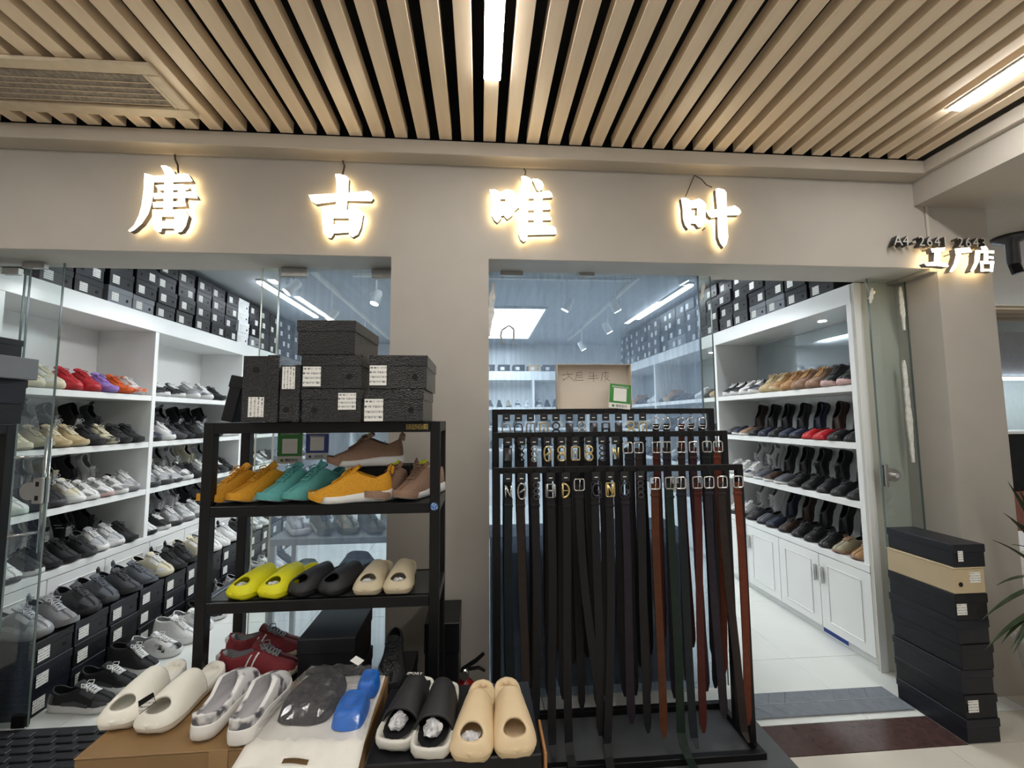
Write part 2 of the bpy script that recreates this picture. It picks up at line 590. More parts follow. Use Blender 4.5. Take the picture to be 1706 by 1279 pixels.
# air grille
gr = thing('air_grille', 'cream square ceiling air grille with dusty horizontal louvres', 'air vent', (0, 0, ZS - .012))
GX0, GX1, GY0, GY1 = -2.5, -1.318, 1.69, 2.0
VENTM = mat('grille_paint', (.62, .52, .38), .5, var=.08)
DUSTY = mat('dusty_louvre', (.28, .24, .20), .9, var=.35, nscale=60, bump=.3)
for (a, b, c, d) in ((GX0, GX1, GY0, GY0 + .055), (GX0, GX1, GY1 - .06, GY1), (GX1 - .05, GX1, GY0 + .055, GY1 - .06)):
    MB().cbox(a, b, c, d, -.004, .012, .004).obj('frame_bar', VENTM, gr)
MB().cbox(GX1 - .07, GX1 - .05, GY0 + .055, GY1 - .06, 0, .012, .003).obj('inner_bar', VENTM, gr)
for i in range(5):
    y = GY0 + .075 + i * .032
    MB().add([(GX0, y - .004, .010), (GX1 - .07, y - .004, .010), (GX1 - .07, y + .026, .002), (GX0, y + .026, .002), (GX0, y - .004, .011), (GX1 - .07, y - .004, .011), (GX1 - .07, y + .026, .004), (GX0, y + .026, .004)],
             [(3, 2, 1, 0), (4, 5, 6, 7), (0, 1, 5, 4), (2, 3, 7, 6), (1, 2, 6, 5)]).obj('louvre', DUSTY, gr)
    MB().box(GX0, GX1 - .07, y + .0255, y + .0285, -.001, .006).obj('louvre_edge', VENTM, gr)

# shop shell
struct(MB().box(-3.17, -3.05, 2.46, 8.1, 0, ZC).obj('wall_left', SHELFW))
struct(MB().box(2.80, 2.92, 2.46, 8.1, 0, ZC).obj('wall_right', SHELFW))
struct(MB().box(-3.17, 2.92, 7.98, 8.1, 0, ZC).obj('wall_back', SHELFW))
CEIL_IN = mat('shop_ceiling', (.42, .45, .48), .8, var=.04, nscale=2)
struct(MB().box(-3.17, 2.92, 2.46, 8.1, ZC, ZC + .1).obj('ceiling_shop', CEIL_IN))
struct(MB().box(2.445, 2.795, 2.463, 2.475, 0, ZC).obj('wall_return', PANELB))

# ------------------------------------------------------------------ glass
def pane(name, x0, x1, y, m, label, parts=True, z0=.012, z1=ZB - .004, edge=None):
    t = thing(name, label, 'glass pane', ((x0 + x1) / 2, y, 0))
    h = (x1 - x0) / 2
    MB().box(-h, h, -.0005, .0005, z0, z1).obj('sheet', m, t)
    e = edge or GEDGE
    MB().box(-h - .003, -h, -.005, .005, z0, z1).obj('edge', e, t)
    MB().box(h, h + .003, -.005, .005, z0, z1).obj('edge', e, t)
    return t


def clip(t, x, z, w_=.085, h_=.035):
    MB().cbox(x - w_ / 2, x + w_ / 2, -.014, .014, z - h_ / 2, z + h_ / 2, .002).obj('patch_fitting', STEEL, t)


p1 = pane('glass_door', -2.98, -2.402, 2.408, GLASSC, 'clear frameless glass door leaf beside the sneaker shelves with long pull handle')
clip(p1, .20, 2.30)
p2 = pane('glass_door', -2.398, -2.212, 2.382, GLASSC, 'narrow clear glass leaf with round lock beside the sneaker shelves')
clip(p2, -.05, 2.325, .11, .03)
# lock
MB().cbox(.045, .092, -.022, .022, 1.085, 1.215, .003).obj('lock_case', STEEL, p2)
MB().tube([(.03, -.02, 1.15), (.03, .02, 1.15)], .045, 20).obj('lock_disc', STEEL, p2)
for dz in (1.115, 1.185):
    MB().box(.062, .075, -.024, -.0215, dz - .012, dz + .012).obj('lock_slot', BLK, p2)
for (dx, dy) in ((-.068, -.045), (.04, .05)):
    MB().tube([(dx, dy, .83), (dx, dy, 1.42)], .014, 12).obj('pull_handle', CHROME, p2, smooth=True)
for z in (.93, 1.32):
    MB().tube([(-.068, -.045, z), (.04, .05, z)], .007, 8).obj('handle_standoff', CHROME, p2, smooth=True)
MB().cbox(.03, .092, -.016, .016, .014, .075, .003).obj('floor_pivot', BLK, p2)
p3 = pane('glass_pane', -1.205, -1.115, 2.405, GLASSC, 'slim glass strip with a bright yellowish edge beside the hazy pane', edge=GEDGEB)
p4 = pane('glass_pane', -1.109, -.464, 2.39, GLASSM, 'hazy fixed glass pane between pier and sneaker side opening', edge=GEDGEB)
clip(p4, .25, 2.315, .14, .05)
clip(p4, -.24, 2.315, .14, .05)
p5 = pane('glass_pane', .048, 1.298, 2.39, GLASSD, 'dusty streaked fixed glass pane behind the belt rack')
clip(p5, -.49, 2.335, .13, .028)
clip(p5, -.05, 2.335, .09, .02)
p6 = pane('glass_pane', 1.302, 1.378, 2.40, GLASSC, 'slim clear glass strip between the dusty pane and the entrance')
p7 = pane('glass_pane', 2.378, 2.626, 2.388, GLASSC, 'clear side glass with lock between leather shoe unit and column')
MB().cbox(-.118, -.095, -.02, .02, 1.085, 1.215, .003).obj('lock_case', STEEL, p7)
MB().tube([(-.055, -.012, 1.15), (-.055, .012, 1.15)], .038, 20).obj('lock_disc', STEEL, p7)
MB().tube([(-.055, -.03, 1.15), (-.055, -.012, 1.15)], .014, 12).obj('lock_knob', CHROME, p7)
# torn tape loop stuck on the dusty pane
tp = [at(x, y, 2.381) for x, y in ((838, 572), (834, 560), (836, 550), (848, 542), (856, 548), (856, 560), (854, 580))]
wt = [.012, .012, .011, .010, .013, .012, .002]
b = MB()
for i in range(len(tp) - 1):
    for y_, fl_ in ((-.002, 0), (.001, 1)):
        d = (tp[i + 1] - tp[i]).normalized(); nn = Vector((d.z, 0, -d.x))
        q = [tp[i] - nn * wt[i] * .5, tp[i] + nn * wt[i] * .5, tp[i + 1] + nn * wt[i + 1] * .5, tp[i + 1] - nn * wt[i + 1] * .5]
        b.add([v + Vector((0, y_, 0)) for v in q], [(0, 1, 2, 3) if fl_ else (3, 2, 1, 0)])
tag(b.obj('tape_strip', mat('old_tape', (.36, .36, .32), .7)), 'grey bent strip of old tape on the dusty glass pane', 'tape')

# threshold mats
RUB = mat('rubber_black', (.020, .020, .024), .55, var=.3, nscale=40)
MATG = mat('mat_grey', (.17, .19, .22), .6, var=.12, nscale=30)
t = thing('door_mat', 'black rubber door mat with raised brick pattern at sneaker side opening', 'mat', (0, 0, 0))
MB().cbox(-2.9, -1.45, 1.75, 2.37, .001, .010, .003).obj('base', RUB, t)
kn = MB().cbox(-.038, .038, -.017, .017, 0, .008, .003).mesh('rib', [RUB])
for i in range(15):
    for j in range(11):
        link('rib', kn, t, (-2.83 + i * .095 + (.0475 if j % 2 else 0), 1.80 + j * .052, .0095))
t = thing('door_mat', 'grey door mat with pressed line pattern at the entrance opening', 'mat', (0, 0, 0))
MB().cbox(1.36, 2.22, 2.14, 2.325, .001, .009, .003).obj('base', MATG, t)
MATL = mat('mat_line', (.30, .33, .37), .6, var=.1)
for i in range(9):
    x = 1.40 + i * .092
    for s in (-1, 1):
        MB().add([(x, 2.232, .009), (x + .004, 2.232, .0105), (x + .064, 2.232 + s * .085, .0105), (x + .06, 2.232 + s * .085, .009)], [(0, 1, 2, 3), (3, 2, 1, 0)]).obj('pattern_line', MATL, t)
MB().box(1.38, 2.2, 2.230, 2.234, .009, .0105).obj('pattern_line', MATL, t)

# ------------------------------------------------------------------ sign characters
LF = mat_emit('sign_face', (1.0, .86, .62), E_LETTER_FRONT)
LB = mat_emit('sign_back_glow', (1.0, .74, .38), E_LETTER_BACK)
LS = mat('sign_side', (.16, .14, .12), .5)


def character(name, label, ox, oy, s, strokes, yf, th, glow=True, gap=.02):
    t = None
    pts = [at(ox + x / s, oy + y / s, yf) for st in strokes for x, y in st]
    cx = sum(p.x for p in pts) / len(pts)
    z0 = min(p.z for p in pts)
    t = thing('sign_character', label, 'sign', (cx, yf, z0))
    for st in strokes:
        poly = [(lambda p: (p.x - cx, p.z - z0))(at(ox + x / s, oy + y / s, yf)) for x, y in st]
        MB().prism(poly, 0, th, 0, 1, 2).obj('stroke', [LF, LS, LB], t)
    MB().tube([(0, th, .12), (0, F - yf, .12)], .004, 6).obj('mounting_pin', LS, t)
    return t


TANG = [[(585, 195), (640, 190), (700, 215), (745, 255), (765, 300), (760, 330), (650, 330), (620, 260)],
        [(380, 290), (430, 300), (490, 320), (560, 320), (760, 305), (880, 292), (930, 300), (985, 385), (960, 395), (760, 400), (500, 405), (385, 330)],
        [(380, 290), (500, 330), (495, 530), (470, 680), (430, 800), (350, 920), (250, 1005), (200, 1025), (178, 1008), (250, 940), (310, 820), (345, 690), (370, 500)],
        [(635, 325), (745, 325), (735, 760), (615, 760)],
        [(515, 440), (640, 430), (870, 425), (915, 445), (945, 490), (915, 500), (560, 505)],
        [(490, 540), (600, 540), (900, 520), (975, 515), (1030, 560), (1050, 603), (890, 598), (500, 612)],
        [(485, 652), (600, 645), (890, 640), (905, 705), (730, 712), (490, 720)],
        [(800, 430), (900, 435), (885, 700), (800, 700)],
        [(490, 745), (870, 745), (930, 820), (900, 835), (600, 835), (490, 830)],
        [(480, 745), (600, 760), (600, 980), (590, 1025), (550, 1030), (500, 990), (480, 900)],
        [(760, 760), (870, 745), (935, 825), (900, 950), (850, 1020), (790, 1035), (750, 990)],
        [(590, 890), (770, 885), (770, 980), (590, 980)]]
GU = [[(625, 240), (680, 235), (770, 260), (810, 300), (800, 480), (775, 740), (635, 740), (645, 420), (640, 320)],
      [(272, 515), (640, 495), (780, 490), (1060, 462), (1105, 485), (1138, 560), (1110, 600), (780, 595), (640, 605), (370, 640), (310, 600)],
      [(440, 700), (560, 710), (600, 730), (820, 715), (870, 695), (950, 720), (1000, 780), (980, 828), (600, 828), (450, 760)],
      [(440, 700), (600, 740), (605, 1040), (570, 1090), (530, 1085), (470, 1030), (455, 900)],
      [(810, 720), (870, 695), (1000, 775), (970, 950), (930, 1040), (860, 1080), (810, 1050)],
      [(590, 912), (820, 897), (810, 1015), (610, 1030)]]
WEI = [[(218, 390), (290, 385), (370, 425), (375, 700), (385, 800), (330, 860), (290, 830), (250, 760), (240, 560)],
       [(300, 395), (370, 425), (470, 385), (540, 400), (595, 460), (560, 520), (370, 525)],
       [(440, 390), (540, 400), (595, 460), (570, 690), (550, 750), (470, 812), (430, 770), (445, 600)],
       [(370, 665), (450, 655), (440, 755), (370, 765)],
       [(670, 200), (720, 195), (780, 220), (825, 265), (780, 420), (770, 440), (760, 1040), (740, 1110), (705, 1135), (660, 1100), (630, 1020), (640, 640), (580, 690), (575, 600), (640, 440), (665, 330)],
       [(820, 235), (900, 235), (960, 270), (990, 330), (970, 390), (920, 415), (895, 400)],
       [(760, 440), (900, 430), (1060, 405), (1100, 440), (1115, 500), (970, 512), (760, 518)],
       [(845, 430), (970, 430), (970, 930), (848, 930)],
       [(740, 602), (840, 595), (970, 590), (1060, 580), (1090, 640), (1085, 672), (960, 680), (750, 685)],
       [(750, 750), (960, 742), (1060, 735), (1100, 800), (1095, 822), (960, 826), (750, 826)],
       [(760, 922), (960, 912), (1110, 900), (1160, 940), (1170, 1015), (1150, 1025), (760, 1035)]]
YE = [[(275, 480), (330, 475), (410, 515), (415, 800), (390, 880), (370, 890), (330, 840), (305, 760), (295, 600)],
      [(330, 475), (410, 515), (520, 485), (580, 520), (610, 560), (590, 608), (410, 615)],
      [(490, 500), (530, 488), (610, 555), (600, 800), (560, 860), (510, 870), (470, 820), (490, 700)],
      [(410, 720), (495, 718), (480, 820), (410, 815)],
      [(735, 360), (770, 345), (850, 365), (880, 400), (885, 700), (905, 1000), (885, 1090), (845, 1138), (800, 1080), (770, 1000), (760, 640), (745, 480)],
      [(610, 650), (700, 635), (880, 605), (990, 575), (1050, 615), (1080, 665), (1045, 705), (880, 710), (680, 745), (640, 710)]]
YF = F - .052
character('c', 'glowing white character with a sweeping tail stroke, above the sneaker shelves', 190, 250, 7.524, TANG, YF, .026)
character('c', 'glowing white character of a cross over a square, above the black rack', 480, 260, 7.995, GU, YF, .026)
character('c', 'glowing white character of four bars beside a square, over the pier edge', 790, 270, 8.528, WEI, YF, .026)
character('c', 'glowing white character of a square beside a cross, above the entrance', 1100, 270, 7.995, YE, YF, .026)
GONG = [[(838, 188), (970, 178), (962, 215), (850, 225)], [(872, 212), (932, 212), (925, 330), (866, 330)], [(775, 325), (850, 312), (985, 320), (1005, 352), (990, 362), (900, 350), (800, 350)]]
CHANG = [[(1118, 182), (1200, 178), (1222, 222), (1115, 232)], [(1060, 190), (1125, 185), (1115, 270), (1080, 360), (1035, 405), (1010, 405), (1050, 330), (1070, 250)]]
DIAN = [[(1300, 172), (1350, 165), (1372, 196), (1312, 202)], [(1258, 202), (1425, 207), (1425, 234), (1258, 230)], [(1250, 205), (1300, 205), (1290, 300), (1250, 380), (1215, 405), (1205, 395), (1240, 320)],
        [(1330, 232), (1370, 232), (1370, 310), (1328, 310)], [(1370, 258), (1420, 262), (1420, 285), (1370, 282)], [(1296, 306), (1425, 306), (1425, 332), (1296, 332)], [(1296, 306), (1328, 306), (1328, 402), (1300, 402)],
        [(1388, 306), (1425, 306), (1415, 404), (1388, 404)], [(1326, 378), (1392, 378), (1392, 400), (1326, 400)]]
YF2 = F - .075
character('c', 'small glowing character like a capital I on the column corner', 1400, 380, 5.562, GONG, YF2, .03)
character('c', 'small glowing character of two strokes in the middle of the column sign', 1400, 380, 5.562, CHANG, YF2, .03)
character('c', 'small glowing many-stroke character at the outer edge of the column', 1400, 380, 5.562, DIAN, YF2, .03)
# cables hanging the four big characters
for i, pts in enumerate((((291, 258), (292, 266), (296, 275), (297, 288)), ((571, 268), (574, 276), (572, 286), (570, 293)), ((873, 281), (876, 286), (874, 294)), ((1157, 292), (1150, 308), (1142, 328)), ((1157, 292), (1168, 298), (1177, 308), (1186, 312)))):
    q = [at(x, y, F - .010 - .025 * k / 3) for k, (x, y) in enumerate(pts)]
    lab = ['frayed dark cable above the tail-stroke character', 'short dark cable above the cross-over-square character', 'thin cable above the four-bar character',
           'thin cable from cornice down to the small square of the last character', 'thin drooping cable from cornice to the tall stroke of the last character'][i]
    bb = MB().tube(q, .0045 if i < 2 else .003, 6)
    if i == 0:
        bb.tube([v + Vector((.004, -.003, 0)) for v in q], .003, 6)
    tag(bb.obj('cable', mat('cable_brown', (.06, .045, .03), .7)), lab, 'cable')
# unit number
NUM = mat('number_face', (.55, .54, .50), .45, .2)
NUMS = mat('number_side', (.03, .028, .025), .6)
pa, pb = at(1490, 401, F - .05), at(1645, 402, F - .05)
t = thing('unit_number', 'raised grey metal digits A4-2641 2643 on the column', 'sign', (pa.x, F - .05, pa.z))
chars = 'A4-2641 2643'
wtot = pb.x - pa.x
for i, ch in enumerate(chars):
    if ch == ' ':
        continue
    me = textmesh(ch, .082, .018)
    me.materials.append(NUM); me.materials.append(NUMS)
    for p in me.polygons:
        if abs(p.normal.z) < .5:
            p.material_index = 1
    link('digit', me, t, (wtot * (i + .5) / len(chars), .018, 0), (PI / 2, 0, 0))
for i in (1, 4, 9):
    MB().tube([(wtot * (i + .5) / 12, .03, 0), (wtot * (i + .5) / 12, .05, 0)], .003, 6).obj('pin', NUMS, t)

# ------------------------------------------------------------------ wall units
def wall_unit(name, label, xf, sgn, bays, y_front, y_end, depth=.44, mirror=False, door_w=.4):
    """shelving along a side wall; sgn = +1 when its front looks to +x"""
    t = thing(name, label, 'shelf unit', (xf, 0, 0))
    bx = lambda a, b, y0, y1, z0, z1, nm, m=SHELFW, par=t, c=.002: MB().cbox(min(-sgn * a, -sgn * b), max(-sgn * a, -sgn * b), y0, y1, z0, z1, c).obj(nm, m, par)
    bx(depth - .012, depth, y_front, y_end, .08, 2.33, 'back_panel', SHELFW)
    for y in bays:
        bx(0, depth - .012, y - .02, y + .02, .56, 2.335, 'upright')
    bx(-.004, depth, y_front, y_end, 2.215, 2.34, 'top_band')
    bx(-.004, depth, y_front, y_end, .555, .60, 'base_top')
    bx(.04, depth, y_front, y_end, 0, .06, 'plinth', SHELFW)
    for a, b in zip(bays[:-1], bays[1:]):
        for z in SH[:3]:
            bx(.002, depth - .012, a + .02, b - .02, z - .042, z, 'shelf')
        if mirror:
            MB().box(*sorted((-sgn * (depth - .016), -sgn * (depth - .0125))), a + .02, b - .02, SH[0], 2.21).obj('mirror_back', mat('mirror_back', (.55, .62, .66), .06, .85, var=.02), t)
        if mirror:
            GLOW_M = mat_emit('reflection_glow', (1, .97, .92), 6.0)
            for q in (.3,):
                MB().lathe([(.028, 0), (.028, .003)], 14, (-sgn * depth * .5, a + (b - a) * q, 2.2115)).obj('glow_disc', GLOW_M, t)  # glowing disc painted in for a light's reflection; no lamp is fitted there
    y = y_front
    k = 0
    bx(.02, depth - .02, y_front, y_end, .06, .556, 'carcass')
    while y + door_w * .7 < y_end:
        y1 = min(y + door_w, y_end)
        d = bx(0, .018, y + .002, y1 - .002, .062, .55, 'door')
        for (a0, a1, z0, z1) in ((y + .07, y1 - .07, .118, .124), (y + .07, y1 - .07, .486, .492), (y + .07, y + .076, .124, .486), (y1 - .076, y1 - .07, .124, .486)):
            MB().cbox(*sorted((sgn * .0, sgn * .005)), a0, a1, z0, z1, .0015).obj('moulding', SHELFW, d)
        hy = y1 - .03 if k % 2 == 0 else y + .03
        MB().cbox(*sorted((sgn * .0, sgn * .022)), hy - .006, hy + .006, .36, .47, .002).obj('handle', CHROME, d)
        y = y1
        k += 1
    return t


LB_ = [2.47, 3.60, 4.86, 6.08, 7.40]
RB_ = [2.50, 4.06, 5.55, 7.05]
wall_unit('wall_shelf_unit', 'white sneaker wall unit with open shelves and grey-edged doors, full of trainers', XL, 1, LB_, 2.45, 7.42)
ru = wall_unit('wall_shelf_unit', 'white leather shoe wall unit with panelled base doors and mirror back', XR, -1, RB_, 2.48, 7.07, mirror=True)
MB().cbox(0, .09, 2.455, 2.48, 0, 2.34, .002).obj('end_post', PANELB, ru)
MB().box(.0385, .0399, 2.72, 2.92, .012, .055).obj('blue_tape', mat('tape_blue', (.02, .06, .30), .5), ru)
MB().cbox(-.004, .045, 2.452, 2.456, 0, 2.34, .001).obj('end_post_edge', SHELFW, ru)
# unit on the far wall
t = thing('back_shelf_unit', 'white shelf unit across the far wall of the shop', 'shelf unit', (0, YB, 0))
MB().box(-2.2, 1.95, .36, .38, 0, 2.33).obj('back_panel', SHELFW, t)
for x in (-2.2, -1.15, -.1, .95, 1.93):
    MB().cbox(x - .02, x + .02, 0, .36, .56, 2.335, .002).obj('upright', SHELFW, t)
MB().cbox(-2.2, 1.95, -.004, .38, 2.18, 2.34, .002).obj('top_band', SHELFW, t)
MB().cbox(-2.2, 1.95, 0, .36, 0, .60, .002).obj('base_cabinet', SHELFW, t)
for a, b in zip((-2.2, -1.15, -.1, .95), (-1.15, -.1, .95, 1.93)):
    for z in SH[:3]:
        MB().cbox(a + .02, b - .02, .002, .36, z - .042, z, .002).obj('shelf', SHELFW, t)

# shop lamps
PANM = mat_emit('shop_panel_light', (.88, .95, 1.0), E_SHOP_PANEL)
STRM = mat_emit('shop_strip_light', (.86, .94, 1.0), E_SHOP_STRIP)
t = thing('panel_lamp', 'large white square ceiling panel lamp inside the shop', 'ceiling lamp', (.05, 6.2, ZC))
MB().cbox(-.80, .80, -1.0, 1.0, -.03, 0, .002).obj('frame', LAMPH, t)
MB().box(-.77, .77, -.97, .97, -.033, -.0301).obj('diffuser', PANM, t)
for x, y0, y1, lab in ((2.19, 4.16, 5.68, 'white strip lamp on shop ceiling above the leather shoe unit'), (2.19, 2.75, 3.9, 'white strip lamp on shop ceiling just inside the entrance'),
                       (-2.19, 4.3, 5.8, 'white strip lamp on shop ceiling above the sneaker unit'), (-2.0, 2.75, 3.9, 'white strip lamp on shop ceiling just inside the sneaker side opening'),
                       (-.6, 2.7, 3.9, 'white strip lamp on shop ceiling behind the hazy pane')):
    t = thing('strip_lamp', lab, 'ceiling lamp', (x, (y0 + y1) / 2, ZC))
    h = (y1 - y0) / 2
    MB().cbox(-.035, .035, -h, h, -.02, 0, .003).obj('housing', LAMPH, t)
    MB().cbox(-.028, .028, -h + .01, h - .01, -.04, -.0201, .006).obj('tube', STRM, t)


def spot_lamp(loc, aim, label, col=(1, .98, .95), power=18, group='track spot lamps'):
    t = thing('track_spot', label, 'spot lamp', loc, group=group)
    d = (Vector(aim) - Vector(loc)); d.normalize()
    q = Vector((0, 0, -1)).rotation_difference(d).to_euler()
    z = ZC - .045 - loc[2]
    MB().tube([(0, 0, .03), (0, 0, z)], .008, 8).obj('stem', PAPER, t)
    h = MB().lathe([(.030, .085), (.040, .06), (.043, -.045), (.040, -.05)], 16).obj('head', PAPER, t, (0, 0, 0), q, True)
    MB().lathe([(.036, -.053), (.036, -.0505)], 16).obj('lens', mat_emit('spot_lens', (.96, .98, 1), 22.0), h)
    MB().tube([(-.045, 0, 0), (-.047, 0, .05), (0, 0, .065), (.047, 0, .05), (.045, 0, 0)], .004, 6).obj('yoke', PAPER, t)
    ld = bpy.data.lights.new('spot', 'SPOT')
    ld.energy = power; ld.spot_size = R(95); ld.spot_blend = .7; ld.color = col; ld.shadow_soft_size = .04
    lo = link('spot_beam', ld, h, (0, 0, -.06))
    return t


SPOTS = [((.854, 4.04, 2.6), (-.5, 4.6, 0), 'track spot lamp with warm lens behind the dusty pane'), ((1.342, 4.06, 2.6), (2.3, 4.2, 1.0), 'track spot lamp with cold lens behind the dusty pane'),
         ((-1.55, 3.55, 2.58), (-2.6, 3.0, 1.2), 'white track spot aimed at the entrance bay of the sneaker unit'), ((-1.55, 4.5, 2.58), (-2.6, 4.3, 1.2), 'white track spot aimed at the second bay of the sneaker unit'),
         ((-1.55, 5.8, 2.58), (-2.6, 5.5, 1.2), 'white track spot aimed at the third bay of the sneaker unit'), ((-.95, 3.9, 2.6), (-1.6, 3.2, 0), 'track spot lamp with cold lens behind the hazy pane'),
         ((1.55, 3.1, 2.58), (2.35, 3.1, 1.1), 'white track spot aimed at the entrance bay of the leather shoe unit'), ((1.55, 5.0, 2.58), (2.35, 5.0, 1.2), 'white track spot aimed at the second bay of the leather shoe unit'),
         ((1.55, 6.3, 2.58), (2.35, 6.3, 1.2), 'white track spot aimed at the third bay of the leather shoe unit')]
for l, a, lab in SPOTS:
    spot_lamp(l, a, lab, power=24)
for x, lab in ((1.55, 'white lighting track along the ceiling beside the leather shoe unit'), (-1.55, 'white lighting track along the ceiling beside the sneaker unit')):
    tag(MB().cbox(x - .02, x + .02, 2.7, 7.3, ZC - .045, ZC, .003).obj('lighting_track', PAPER), lab, 'track')
tag(MB().cbox(-1.2, 1.5, 4.02, 4.06, ZC - .045, ZC, .003).obj('lighting_track', PAPER), 'cross lighting track on the ceiling behind the glass panes', 'track')

# ------------------------------------------------------------------ shoe boxes
_bx = {}


def shoebox(loc, rotz, label, group, w=.21, l=.33, h=.12, mb=None, ml=None, hole=True, lab=(-.045, .055, .30, .75), tilt=(0, 0), lidh=.33, sticker='label_print'):
    """box whose short end with the sticker looks to local -y; origin at base centre of that end"""
    mb = mb or BOXBLK
    ml = ml or mb
    k = (w, l, h, lidh)
    if k not in _bx:
        _bx[k] = (MB().cbox(-w / 2 + .003, w / 2 - .003, .003, l - .003, 0, h - .003, .002).mesh('body', [BOXBLK]),
                  MB().cbox(-w / 2, w / 2, 0, l, h * (1 - lidh), h, .002).mesh('lid', [BOXBLK]),
                  MB().lathe([(.011, 0), (.011, .0015)], 12).mesh('finger_hole', [HOLEM]))
    t = thing('shoe_box', label, 'shoe box', loc, (tilt[0], tilt[1], rotz), group)
    link('body', _bx[k][0], t, m=mb)
    link('lid', _bx[k][1], t, m=ml)
    if lab:
        x, lw, zc, zh = lab  # centre offset, width, z centre fraction, height fraction of body
        kk = ('lab', lw, round(h * zh, 3), sticker)
        if kk not in _bx:
            _bx[kk] = MB().box(-lw / 2, lw / 2, -.0012, 0, -h * zh / 2, h * zh / 2).mesh('sticker', [MATS[sticker]])
        yy = .003 if zc + zh / 2 < 1 - lidh else -.0002
        link('sticker', _bx[kk], t, (x, yy, h * zc))
        if hole:
            link('finger_hole', _bx[k][2], t, (w * .28 if x <= 0 else -w * .28, .0032, h * .36), (PI / 2, 0, 0))
    return t


# boxes along the tops of the wall units (sticker ends look into the shop)
bh = .124
lay = ('bottom', 'second', 'third', 'top')
for side, xf, sgn, y0, y1, nm in (('L', XL, 1, 2.66, 7.3, 'sneaker'), ('R', XR, -1, 2.62, 6.95, 'leather shoe')):
    n = int((y1 - y0) / .222)
    for i in range(n):
        y = y0 + (i + .5) * (y1 - y0) / n
        top = 4 if random.random() < .9 else 3
        if side == 'L':
            top = max(1, min(4, int(((y - .05) * .847 / 2.39 - .82) / bh) + 1))
        else:
            top = max(1, min(4, int(((y + .05) * .847 / 2.39 - .82) / bh) + 1))
        for k in range(top):
            m = random.choice((BOXBLK, BOXBLK, BOXNVY, BOXBLK))
            colr = 'black'
            if k == 0 and (i % 7 in (2, 3)):
                m = BOXGRY; colr = 'grey'
            if side == 'L' and i in (9,) :
                m = BOXWHT; colr = 'white'
            shoebox((xf - sgn * (.005 + random.uniform(0, .02)), y, 2.34 + k * bh), (PI / 2 if sgn > 0 else -PI / 2), f'{colr} shoe box, {lay[k]} layer atop the {nm} unit, {NTH[i]} column from entrance', f'boxes on the {nm} unit',
                    w=.212, h=.1235, mb=m, lab=(random.choice((-.04, -.05, .045, -.045)), .058, .42, .48))
for i in range(15):
    x = -2.0 + i * .27
    m = random.choice((BOXBLK, KRAFT, BOXNVY, BOXGRY))
    shoebox((x, YB + .02, 2.34), 0, {'box_black': 'black', 'kraft_board': 'brown', 'box_navy': 'dark navy', 'box_grey': 'grey'}[m.name] + f' shoe box on top of far wall unit, {NTH[i]} from the sneaker unit', 'boxes on the far wall unit', h=.12, mb=m, lab=(-.03, .07, .42, .45))
# boxes along the foot of the sneaker unit
XFB = -2.262
for i in range(20):
    y = 2.545 + i * .228
    for k in range(3):
        m = random.choice((BOXBLK, BOXNVY))
        shoebox((XFB + random.uniform(-.006, .006), y, k * .124), PI / 2, f'black shoe box, {("bottom", "middle", "top")[k]} layer at foot of sneaker unit, {NTH[i]} column from entrance', 'boxes along the foot of the sneaker unit',
                w=.215, h=.1235, mb=m, lab=(-.055, .062, .42, .5))

# ------------------------------------------------------------------ shoes
LEN = .288
HW_T = [0, .012, .04, .09, .17, .27, .38, .50, .62, .72, .80, .87, .925, .965, .988, 1.0]
HW_V = [0, .014, .024, .031, .0345, .0345, .0345, .038, .0430, .0460, .0460, .0420, .0345, .0240, .0130, 0]


def hw_(t):
    return float(np.interp(t, HW_T, HW_V))


def curve_y(t):
    return .007 * math.sin(max(0, t - .35) * 3.2)


